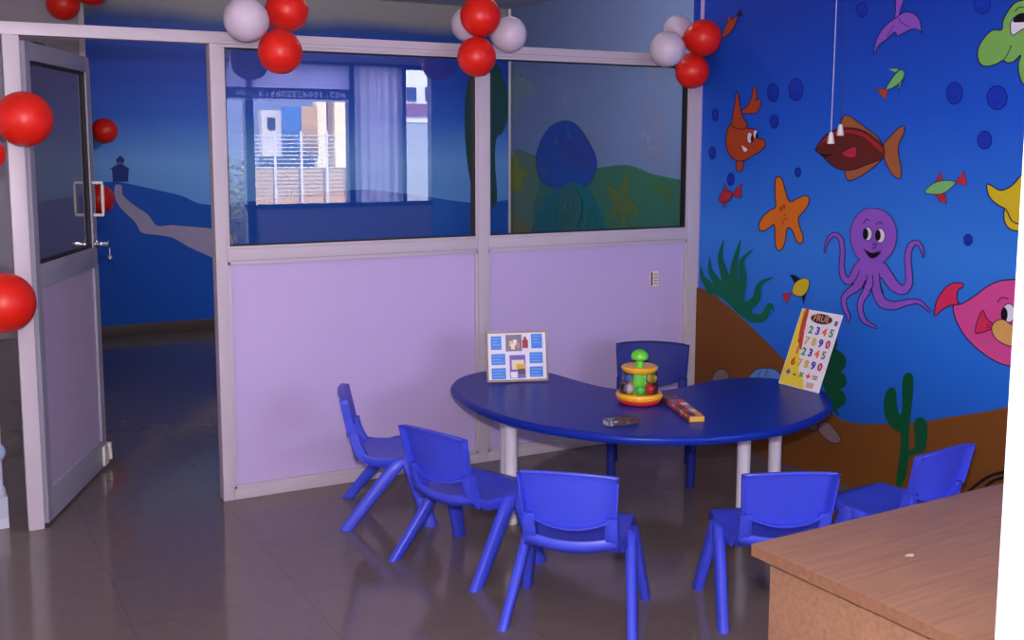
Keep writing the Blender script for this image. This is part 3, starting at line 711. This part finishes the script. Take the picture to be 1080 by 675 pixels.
# ------------------------------------------------------------------ things on the table
def text_mesh(mb, txt, mt, size, M, depth=0, font_off=0):
    cu = bpy.data.curves.new('glyphs', 'FONT'); cu.body = txt; cu.size = size; cu.align_x = 'CENTER'; cu.align_y = 'CENTER'; cu.offset = font_off; cu.extrude = depth
    cu.resolution_u = 3
    o = bpy.data.objects.new('glyphs', cu); COL.objects.link(o)
    dg = bpy.context.evaluated_depsgraph_get(); me = o.evaluated_get(dg).to_mesh()
    mb.add([M @ v.co for v in me.vertices], [list(p.vertices) for p in me.polygons], mt)
    o.evaluated_get(dg).to_mesh_clear(); bpy.data.objects.remove(o); bpy.data.curves.remove(cu)
# picture puzzle board, leaning back on its own strut
a, c = hit(513.5, 404, 2, TT), hit(578, 401.8, 2, TT)
wv = (c-a); wv.z = 0; PWd = wv.length; xa = wv.normalized()
ang = math.atan2(xa.y, xa.x)
pb = empty('puzzle_board', (a+c)/2, ang, 'white picture board with six blue squares standing at the left end of the table', 'puzzle')
PH = .24; tilt = R(12)
TM = Matrix.Rotation(-tilt, 4, 'X')
def tb_box(lo, hi, mt, mb, bev=0):
    bm = bmesh.new(); bmesh.ops.create_cube(bm, size=1)
    for vv in bm.verts: vv.co = Vector([lo[i]+(vv.co[i]+.5)*(hi[i]-lo[i]) for i in range(3)])
    if bev: bmesh.ops.bevel(bm, geom=list(bm.edges), offset=bev, segments=2, affect='EDGES')
    mb.bm(bm, mt, TM)
BW = mat('board_white', (222, 216, 226), .4); BT = mat('board_tan_edge', (150, 122, 92), .5); BB = mat('board_blue', (38, 120, 210), .45)
hw = PWd/2
m = MB(); tb_box((-hw, -.012, .002), (hw, 0, PH), BT, m, .002); m.build('tray', pb)
m = MB(); tb_box((-hw+.009, -.0135, .012), (hw-.009, -.0118, PH-.009), BW, m); m.build('sheet', pb)
sx = PWd/.65  # face laid out on a 65 x 53 grid
def cell(x0, y0, x1, y1, mt, mb, lift=.0142):
    k = PWd/542.; kz = PH/432.
    tb_box((-hw+(x0-110)*k, -lift, PH-(y1-95)*kz), (-hw+(x1-110)*k, -.0132, PH-(y0-95)*kz), mt, mb)
for x0, y0, x1, y1 in [(152, 135, 245, 250), (152, 285, 275, 378), (152, 405, 277, 500), (508, 122, 606, 245), (490, 278, 606, 372), (488, 400, 606, 488)]:
    m = MB(); cell(x0, y0, x1, y1, BB, m)
    for q in range(3): cell(x0+12, y0+18+q*26, x1-16-(q % 2)*18, y0+24+q*26, mat('pale_blue_print', (120, 176, 226), .5), m, .0147)
    m.build('blue_square', pb)
m = MB(); cell(282, 125, 425, 265, mat('picture_grey', (120, 112, 120), .5), m)
for q, (x, y, cc) in enumerate([(330, 200, (220, 190, 150)), (365, 190, (230, 226, 220)), (390, 215, (200, 120, 110)), (345, 225, (240, 220, 190))]):
    cell(x-16, y-22, x+16, y+24, mat('picture_dab_%d' % q, cc, .5), m, .0147+.0003*q)
m.build('picture', pb)
m = MB(); cell(430, 170, 480, 242, mat('bottle_red', (150, 30, 36), .5), m); cell(442, 145, 466, 172, MATS['bottle_red'], m); m.build('picture', pb)
m = MB(); cell(312, 298, 452, 495, mat('picture_violet', (104, 88, 170), .5), m)
cell(330, 340, 440, 420, mat('picture_cream', (226, 212, 170), .5), m, .0147); cell(370, 375, 450, 415, mat('picture_gold', (206, 164, 50), .5), m, .0151); cell(385, 415, 450, 460, mat('picture_brown', (86, 50, 36), .5), m, .0149); cell(320, 440, 380, 490, mat('picture_white', (226, 222, 230), .5), m, .0149)
m.build('picture', pb)
m = MB(); m.prism([(-.03, .004, .0), (.03, .004, 0), (.03, .10, 0), (-.03, .10, 0)], [(-.03, .028, .16), (.03, .028, .16), (.03, .032, .16), (-.03, .032, .16)], BT); m.build('strut', pb)

# number board leaning on the mural wall
bl, br_ = hit(821, 404, 2, TT+.002), hit(862, 414.5, 2, TT+.002)
xa = (br_-bl); NW = xa.length; xa.normalize()
up = Vector((-xa.y, xa.x, 0))*math.sin(R(22))+Vector((0, 0, math.cos(R(22)))); NH = .372; nn = xa.cross(up)  # faces the room
nb = empty('number_board', (bl+br_)/2, 0, 'tilted white and yellow board of coloured numbers leaning on the mural', 'board')
NM = Matrix((xa, up, nn)).transposed().to_4x4()
NM.translation = Vector((0, 0, 0)); 
def nbox(lo, hi, mt, mb):
    bm = bmesh.new(); bmesh.ops.create_cube(bm, size=1)
    for vv in bm.verts: vv.co = Vector([lo[i]+(vv.co[i]+.5)*(hi[i]-lo[i]) for i in range(3)])
    mb.bm(bm, mt, NM)
m = MB(); nbox((-NW/2, 0, -.010), (NW/2, NH, 0), mat('board_card', (226, 220, 222), .45), m); m.build('panel', nb)
m = MB(); ub = Vector((-xa.y, xa.x, 0)); bt = NM @ Vector((-NW*.2, NH*.42, -.011))
q1, q2 = xa*.022, Vector((0, 0, 0)); g_ = -xa*NW*.2+ub*.135; g_.z = .0-.002
m.prism([bt-q1, bt+q1, bt+q1+ub*.006, bt-q1+ub*.006], [g_-q1, g_+q1, g_+q1+ub*.006, g_-q1+ub*.006], mat('board_card', (226, 220, 222))); m.build('strut', nb)
def npt(u, v_, d=.001): return NM @ Vector((-NW/2+u*NW, NH*v_, d))
m = MB(); YB_ = mat('board_yellow', (222, 196, 40), .5)
m.poly([npt(*q) for q in [(.015, .01), (.66, .01), (.60, .10), (.40, .2), (.30, .42), (.18, .75), (.14, .985), (.015, .985)]], YB_)
m.poly([npt(u, w, .0016) for u, w in catmull([(.10, .985), (.19, .985), (.22, .8), (.27, .62), (.30, .48), (.22, .52), (.12, .7)], 4)], mat('board_orange_brown', (176, 66, 24), .5))
m.build('print', nb, smooth=0, fix=False)
m = MB(); lg = [npt(.56+.27*math.cos(k*math.pi/12), .905+.065*math.sin(k*math.pi/12), .0022) for k in range(24)]
m.poly(lg, mat('logo_dark', (44, 22, 26), .5)); 
def tm(u, v_, d): 
    Q = NM.copy(); Q.translation = npt(u, v_, d); return Q
text_mesh(m, 'FRUE', mat('logo_letters', (214, 150, 110), .5), .042, tm(.56, .905, .003), 0, .0006)
m.build('logo', nb, smooth=0, fix=False)
cols = {'1': (214, 70, 110), '2': (52, 140, 84), '3': (52, 40, 150), '4': (226, 96, 70), '5': (84, 132, 84), '6': (186, 40, 40), '7': (196, 160, 60), '8': (200, 176, 50), '9': (58, 44, 160), '0': (176, 34, 70), '+': (62, 48, 160), '-': (40, 80, 90), '×': (110, 140, 40), '÷': (214, 90, 40), '=': (150, 120, 90)}
rowsn = [('12345', .745, .22, .90), ('67890', .60, .20, .90), ('12345', .46, .22, .88), ('67890', .31, .20, .88), ('+-×÷=', .165, .16, .84)]
for txt, v_, u0, u1 in rowsn:
    for k, ch in enumerate(txt):
        m = MB(); text_mesh(m, ch, mat('numeral_'+str(ord(ch)), cols[ch], .5), NH*.135, tm(u0+(u1-u0)*k/4, v_, .002), .0012, .0016)
        m.build('numeral' if ch.isdigit() else 'sign', nb, smooth=0, fix=False)
m = MB(); nbox((NW*.40, NH*.85, .0005), (NW*.47, NH*.91, .0016), mat('icon_blue', (80, 90, 130), .5), m); m.build('icon', nb, smooth=0); m = MB(); nbox((NW*.18, NH*.03, .0005), (NW*.36, NH*.10, .0016), mat('icon_pale', (200, 170, 130), .5), m); m.build('icon', nb, smooth=0)

# ball popper toy
pt_ = hit(674, 424, 2, TT)
tp = empty('ball_popper_toy', (pt_.x, pt_.y, TT), 0, 'yellow and green toy with balls in a clear drum at the centre of the table', 'toy')
k = 1.0
TY = mat('toy_yellow', (238, 170, 26), .28, coat=.3); TR = mat('toy_red', (196, 44, 26), .3); TG = mat('toy_green', (96, 200, 40), .25, coat=.3)
TCL = glass_mat('toy_clear_plastic', (.96, .97, .98), 1.0)
m = MB(); m.lathe([(.075, 0), (.092, .004), (.096, .014), (.092, .02)], TR, seg=40); m.build('base_ring', tp)
m = MB(); m.lathe([(.088, .016), (.100, .024), (.103, .034), (.099, .044), (.092, .048), (.086, .042), (.03, .038)], TY, seg=40); m.build('base', tp)
m = MB(); m.lathe([(.083, .04), (.081, .085), (.072, .142)], TCL, seg=40); m.f = [f for f in m.f if len(f) == 4]; m.mi = m.mi[:len(m.f)]; m.build('drum', tp)
m = MB(); m.lathe([(.030, .038), (.030, .145)], TG, seg=24); m.build('post', tp)
m = MB(); m.lathe([(.03, .138), (.070, .138), (.078, .146), (.080, .156), (.074, .162), (.066, .158), (.02, .156)], TY, seg=40); m.build('top_dish', tp)
m = MB(); m.lathe([(.018, .156), (.016, .182), (.022, .188), (.036, .192), (.038, .203), (.033, .218), (.02, .229), (.002, .233)], TG, seg=32); m.build('plunger', tp)
for an, z, cc, r_ in [(-150, .066, (226, 196, 206), .023), (-35, .066, (206, 44, 40), .025), (-25, .112, (226, 196, 40), .022), (-165, .112, (96, 116, 196), .022), (60, .066, (60, 160, 70), .023), (130, .066, (226, 170, 40), .023), (-92, .064, (80, 190, 60), .021)]:
    m = MB(); prof = [(max(1e-4, r_*math.sin(math.pi*i/12)), -r_*math.cos(math.pi*i/12)) for i in range(13)]
    aa = R(an)-YAW; m.lathe(prof, mat('toy_ball_%d_%d' % (an, int(z*1000)), cc, .3), (.056*math.cos(aa), .056*math.sin(aa), z), 20); m.build('ball', tp)

# crayon cartons
def carton(name, label, p0, p1, wid, h, palette, ends):
    a, c = hit(*p0, 2, TT+h*.5), hit(*p1, 2, TT+h*.5); d = c-a; d.z = 0; L = d.length
    o = empty(name, ((a+c)/2).xy.to_3d()+Vector((0, 0, TT)), math.atan2(d.y, d.x), label, 'box')
    m = MB(); m.box((-L/2, -wid/2, 0), (L/2, wid/2, h), mat(name+'_card', palette[0], .45), .0015); m.build('carton', o)
    m = MB(); rnd = random.Random(5+len(palette)); N = 7
    for q in range(N):
        for w in range(2):
            x0 = -L/2+.004+q*(L-.008)/N; y0 = -wid/2+.003+w*(wid-.006)/2
            cc = palette[1+rnd.randrange(len(palette)-1)]
            m.box((x0, y0, h-.0005), (x0+(L-.008)/N*rnd.uniform(.7, 1), y0+(wid-.006)/2*rnd.uniform(.7, 1), h+.0006+.0002*w), mat(name+'_ink_%d' % palette.index(cc), cc, .45))
            m.box((x0, -wid/2-.0006, .004+w*h*.45), (x0+(L-.008)/N*rnd.uniform(.6, .95), -wid/2+.001, .004+w*h*.45+h*.36), mat(name+'_ink_%d' % palette.index(cc), cc, .45))
    m.build('print', o, smooth=0)
    m = MB(); m.box((L/2-.001, -wid/2+.003, .003), (L/2+.0008, wid/2-.003, h-.003), mat(name+'_end', ends, .45)); m.build('end_flap', o, smooth=0); m = MB(); m.box((-L/2-.0008, -wid/2+.003, .003), (-L/2+.001, wid/2-.003, h-.003), mat(name+'_end', ends, .45)); m.build('end_flap', o, smooth=0)
    return o
carton('crayon_carton', 'long red and orange printed carton lying beside the toy', (703.5, 418), (735, 442), .066, .026, [(126, 60, 40), (196, 70, 40), (214, 150, 60), (150, 110, 160), (96, 36, 30), (214, 190, 170), (70, 80, 150)], (206, 160, 70))
carton('pencil_carton', 'small dark printed carton lying in front of the toy', (639, 446), (671, 442.5), .052, .024, [(44, 40, 44), (92, 44, 42), (96, 100, 70), (34, 36, 40), (150, 140, 150), (60, 70, 60)], (170, 160, 172))

# ================================================================== desk and pillar
dk = empty('desk', (.47, -3.10, 0), R(2.0), 'light beech laminate desk at the lower right corner', 'desk')
DZ = .735; DL = 1.05; DD = .62
m = MB(); m.box((0, -DD, DZ-.028), (DL, 0, DZ), WOOD, .002); m.build('worktop', dk)
m = MB(); m.box((-.0015, -DD, DZ-.027), (.0005, .0, DZ-.001), WOOD_EDGE); m.box((0, -.0005, DZ-.027), (DL, .0015, DZ-.001), WOOD_EDGE); m.build('edge_band', dk, smooth=0)
for x in (.03, DL-.05):
    m = MB(); m.box((x, -DD+.03, 0), (x+.02, -.03, DZ-.028), WOOD, .001); m.build('side_panel', dk)
m = MB(); m.box((.05, -.06, .25), (DL-.05, -.042, DZ-.028), WOOD, .001); m.build('modesty_panel', dk)
sc = hit(960, 586, 2, DZ)
Mi = Matrix.Translation((.47, -3.10, 0)) @ Matrix.Rotation(R(2.0), 4, 'Z'); sl = Mi.inverted() @ sc
m = MB(); m.poly([(sl.x+.012*math.cos(t*.7)*(1+.4*math.sin(t*2.1)), sl.y+.008*math.sin(t*.7), DZ+.0006) for t in range(9)], mat('pale_scuff', (206, 190, 160), .6)); m.build('scuff', dk, smooth=0, fix=False)
tag(dk.children[-1], 'pale worn spot on the desk top')
q = hit(1056, 540, 1, -3.76)
b = MB(); b.box((q.x, -4.12, 0), (q.x+.2, -3.76, ZC), mat('pillar_white', (236, 232, 244), .5), .006); struct(b, 'pillar', label='white pillar at the right edge beside the desk')

# pull cords
for (px, y0, x, r_, cc, lb) in [(876.5, 141, 2.52, .0017, (214, 208, 222), 'white pull cord with the lower white knob in front of the brown fish'), (886.5, 132.5, 2.60, .0011, (40, 40, 70), 'thin dark pull cord with the higher white knob in front of the brown fish')]:
    c = hit(px, y0, 0, x); o = empty('pull_cord', (c.x, c.y, c.z), 0, lb, 'pull cord', 'pull cords')
    m = MB(); m.tube([(0, 0, 0), (.003, 0, .4), (.006, 0, ZC-c.z)], r_, mat('cord_%d' % int(px), cc, .6), 8); m.build('cord', o)
    m = MB(); m.lathe([(.0145, -.046), (.016, -.043), (.012, -.012), (.0085, 0), (.0075, .006)], CREAM, seg=16); m.build('knob', o)

pw = empty('power_cord', hit(1062, 498, 0, XR-.02), 0, 'black cable along the foot of the mural by the white pillar', 'cable')
for nm, pts in [('cable', [(1022, 518), (1034, 508), (1046, 501), (1062, 497), (1085, 494)]), ('cable', [(1040, 512), (1050, 506), (1062, 503), (1085, 501)])]:
    m = MB(); m.tube([hit(x, y, 0, XR-.02)-pw.location for x, y in catmull(pts, 5, False)], .006, mat('black_cable', (16, 14, 18), .5), 10); m.build(nm, pw)
# white stand at the left edge
c = hit(1.5, 556, 2, 0)
st = empty('plastic_stand', (c.x, c.y, 0), 0, 'white plastic stand post with a round joint at the left edge', 'stand')
WP = mat('white_plastic', (206, 204, 220), .35)
m = MB(); m.box((-.03, -.03, 0), (.03, .03, .14), WP, .005); m.build('foot', st)
m = MB(); m.tube([(0, 0, .13), (0, 0, .56)], .017, WP, 16); m.build('post', st)
m = MB(); m.lathe([(max(1e-4, .034*math.sin(math.pi*i/12)), .33-.040*math.cos(math.pi*i/12)) for i in range(13)], mat('pale_blue_plastic', (170, 186, 226), .35), seg=20); m.build('joint', st)
m = MB(); m.lathe([(.022, .135), (.026, .15), (.026, .165), (.02, .18)], WP, seg=18); m.build('collar', st)

# ================================================================== street side behind the photographer
def mirror(px, py, Y):      # what the pane shows at (px, py) stands at depth Y on the street side
    d = hit(px, py, 1, -Y); return Vector((d.x, Y, d.z))
def fbox(name, px0, py0, px1, py1, Y, mt, label, cat, dep=.2):
    a, c = mirror(px0, py0, Y), mirror(px1, py1, Y)
    m = MB(); m.box((min(a.x, c.x), Y-dep, min(a.z, c.z)), (max(a.x, c.x), Y, max(a.z, c.z)), mt); return tag(m.build(name), label, cat)
def corr(name, px0, py0, px1, py1, Y, mt, label):
    a, c = mirror(px0, py0, Y), mirror(px1, py1, Y); m = MB(); N = 60
    rows = [[(a.x+(c.x-a.x)*k/N, Y+.04*math.cos(k*math.pi/2.5), z) for z in (a.z, c.z)] for k in range(N+1)]
    m.grid(rows, mt); return tag(solid(m.build(name, smooth=60), .01), label, 'building')
YS = -11.5
b = MB(); b.box((-6, -22, -.25), (14, -6.76, -.15), mat('street_asphalt', (150, 140, 130), .8)); struct(b, 'street', label='street outside')
bd = empty('street_building', (0, 0, 0), 0, 'sunlit buildings across the street mirrored in the wide pane', 'building')
def fpart(name, px0, py0, px1, py1, Y, rgb, dep=.2):
    a, c = mirror(px0, py0, Y), mirror(px1, py1, Y)
    m = MB(); m.box((min(a.x, c.x), Y-dep, min(a.z, c.z)), (max(a.x, c.x), Y, max(a.z, c.z)), mat('street_%d_%d_%d' % rgb, rgb, .8)); return m.build(name, bd)
fpart('wall', 200, 90, 520, 240, YS-1, (120, 132, 170))
fpart('wall', 276, 116, 298, 165, YS-.5, (206, 200, 196)); fpart('window', 283, 124, 291, 136, YS-.46, (40, 40, 60))
for nm, x0, x1, rgb in [('cladding', 297, 318, (84, 124, 186)), ('cladding', 318, 335, (196, 162, 116))]:
    a, c = mirror(x0, 112, YS-.4), mirror(x1, 165, YS-.4); m = MB(); N = 40
    m.grid([[(a.x+(c.x-a.x)*k/N, YS-.4+.05*math.cos(k*math.pi/2), z) for z in (a.z, c.z)] for k in range(N+1)], mat('street_clad_%d' % rgb[0], rgb, .7)); o = m.build(nm, bd, smooth=60); solid(o, .01)
fpart('wall', 334, 100, 346, 185, YS-.4, (240, 226, 190)); fpart('wall', 346, 100, 353, 185, YS-.5, (150, 120, 90)); fpart('wall', 353, 100, 375, 185, YS-.4, (244, 230, 190))
fpart('wall', 262, 178, 375, 240, YS, (206, 176, 150))
fpart('wall', 425, 60, 500, 130, YS-.5, (210, 214, 226)); fpart('window', 430, 92, 440, 106, YS-.46, (44, 60, 110)); fpart('window', 450, 92, 460, 106, YS-.46, (44, 60, 110))
fpart('sign_band', 427, 109, 458, 122, YS-.44, (120, 84, 120)); fpart('wall', 425, 130, 500, 240, YS-.4, (150, 156, 176))
fr_ = empty('street_railing', (0, 0, 0), 0, 'white horizontal street railing mirrored in the wide pane', 'railing')
m = MB()
for q in range(9):
    a, c = mirror(255, 143+q*4.2, YS+.6), mirror(372, 143+q*4.2, YS+.6); m.tube([a, c], .007, PWHITE, 8)
m.build('rails', fr_)
for px in (262, 290, 318, 345, 368):
    a, c = mirror(px, 138, YS+.6), mirror(px, 250, YS+.6); m = MB(); m.tube([(a.x, a.y, a.z), (a.x, a.y, -.15)], .02, PWHITE, 8); m.build('railing_post', fr_)
pl_ = MB(); rnd = random.Random(3)
for q in range(420):
    a = mirror(rnd.uniform(232, 263), rnd.uniform(168, 262), YS+1.5+rnd.uniform(-.3, .3)); r_ = rnd.uniform(.02, .06)
    d1 = Vector((rnd.uniform(-1, 1), rnd.uniform(-1, 1), rnd.uniform(-1, 1))).normalized()*r_; d2 = d1.cross(Vector((rnd.uniform(-1, 1), .3, 1))).normalized()*r_*.6
    pl_.add([a-d1, a+d2, a+d1, a-d2], [[0, 1, 2, 3]], mat('street_leaf_%d' % (q % 3), [(120, 130, 60), (150, 140, 110), (90, 110, 50)][q % 3], .6))
for q in range(14):
    a = mirror(234+q*2.2, 262, YS+1.5); pl_.tube([(a.x, a.y, -.15), (a.x+.05, a.y, .5), (a.x-.04, a.y+.05, 1.1)], [.02, .012, .004], mat('street_twig', (110, 90, 60), .7), 6)
tag(pl_.build('roadside_shrub', smooth=0, fix=False), 'sunlit scrub on the roadside mirrored at the edge of the wide pane', 'shrub')
# hanging sheets inside the shop front
m = MB(); a, c = mirror(237, 65, YB+.06), mirror(368, 110, YB+.06)
N = 24; m.grid([[(1.63+(3.045-1.63)*k/N, YB+.05+.012*math.sin(k*.9), z) for z in (2.10, 2.3, 2.5)] for k in range(N+1)], sheet_mat('banner_vinyl', (190, 184, 236)))
bn = empty('hanging_banner', (0, 0, 0), 0, 'translucent shop banner hung across the top of the street windows', 'banner'); m.build('sheet', bn, smooth=60)
PIX = {'w': ('10001', '10001', '10101', '10101', '01010'), '.': ('00000', '00000', '00000', '00100', '00100'), 'k': ('10010', '10100', '11000', '10100', '10010'), 'i': ('00100', '00000', '00100', '00100', '00100'), 'd': ('00010', '00010', '01110', '10010', '01110'), 'o': ('01100', '10010', '10010', '10010', '01100'), 'z': ('11110', '00010', '00100', '01000', '11110'), 's': ('01110', '10000', '01100', '00010', '11100'), 'c': ('01110', '10000', '10000', '10000', '01110'), 'h': ('10000', '10000', '11100', '10010', '10010'), 'l': ('01000', '01000', '01000', '01000', '01100'), 'm': ('00000', '11010', '10101', '10101', '10101')}
txt = 'www.kiddozschool.com'; m = MB(); x0, cw, ch = 1.80, .0100, .0125; BANDM = mat('banner_band', (70, 44, 110), .6)
def bq(xa_, xb_, za_, zb_): m.add([(xa_, YB+.074, za_), (xb_, YB+.074, za_), (xb_, YB+.074, zb_), (xa_, YB+.074, zb_)], [[0, 1, 2, 3]], BANDM)
zt = 2.205; xe = x0+len(txt)*6*cw
bq(1.66, 3.04, zt, zt+.03); bq(1.66, 3.04, zt-5*ch-.02, zt-5*ch); bq(1.66, x0, zt-5*ch, zt); bq(xe, 3.04, zt-5*ch, zt)
for q, c_ in enumerate(txt):
    for i in range(6):
        for j in range(5):
            if i == 5 or PIX[c_][j][i] == '0': bq(x0+(q*6+i)*cw, x0+(q*6+i+1)*cw, zt-(j+1)*ch, zt-j*ch)
m.build('lettered_band', bn, smooth=0, fix=False)
m = MB(); N = 30
m.grid([[(3.10+(3.66-3.10)*k/N, YB+.06+.02*math.sin(k*1.1), z) for z in (1.0, 1.75, 2.5)] for k in range(N+1)], sheet_mat('curtain_cloth', (206, 198, 240)))
tag(m.build('window_curtain', smooth=60), 'lavender sheet curtain in the street window', 'curtain')

# ================================================================== lights
def light(name, kind, loc, energy, color=(1, 1, 1), size=None, rot=None):
    d = bpy.data.lights.new(name, kind); d.energy = energy; d.color = color
    o = bpy.data.objects.new(name, d); COL.objects.link(o); o.location = loc
    if kind == 'POINT': d.shadow_soft_size = size
    if kind == 'AREA': d.shape = 'RECTANGLE'; d.size, d.size_y = size
    if rot: o.rotation_euler = rot
    return o
light('camera_flash', 'POINT', CAM+Vector((0, .04, .17)), 410, (1, .93, 1.0), .035)
lp = light('second_room_added_fill', 'SPOT', (1.9, .3, 2.86), 300, (1, .97, .97), rot=Vector((.38, 1, -.12)).to_track_quat('-Z', 'Y').to_euler()); lp.data.spot_size = R(112); lp.data.spot_blend = .8; lp.data.shadow_soft_size = .12  # unseen fill light, added to brighten the second room
sd = light('sun', 'SUN', (0, 0, 10), 36, (1, .95, .86)); sd.data.angle = R(.6)
sd.rotation_euler = Vector((.25, -1, -.75)).to_track_quat('-Z', 'Y').to_euler()
W = bpy.data.worlds.new('world'); S.world = W; W.use_nodes = True
W.node_tree.nodes['Background'].inputs[0].default_value = (.72, .80, 1, 1); W.node_tree.nodes['Background'].inputs[1].default_value = 15.0

S.view_settings.view_transform = 'Standard'; S.view_settings.look = 'None'; S.view_settings.gamma = 1
S.view_settings.use_curve_mapping = False; S.view_settings.exposure = 0
S.cycles.max_bounces = 8; S.cycles.diffuse_bounces = 4; S.cycles.glossy_bounces = 4; S.cycles.transparent_max_bounces = 16
S.cycles.sample_clamp_indirect = 8
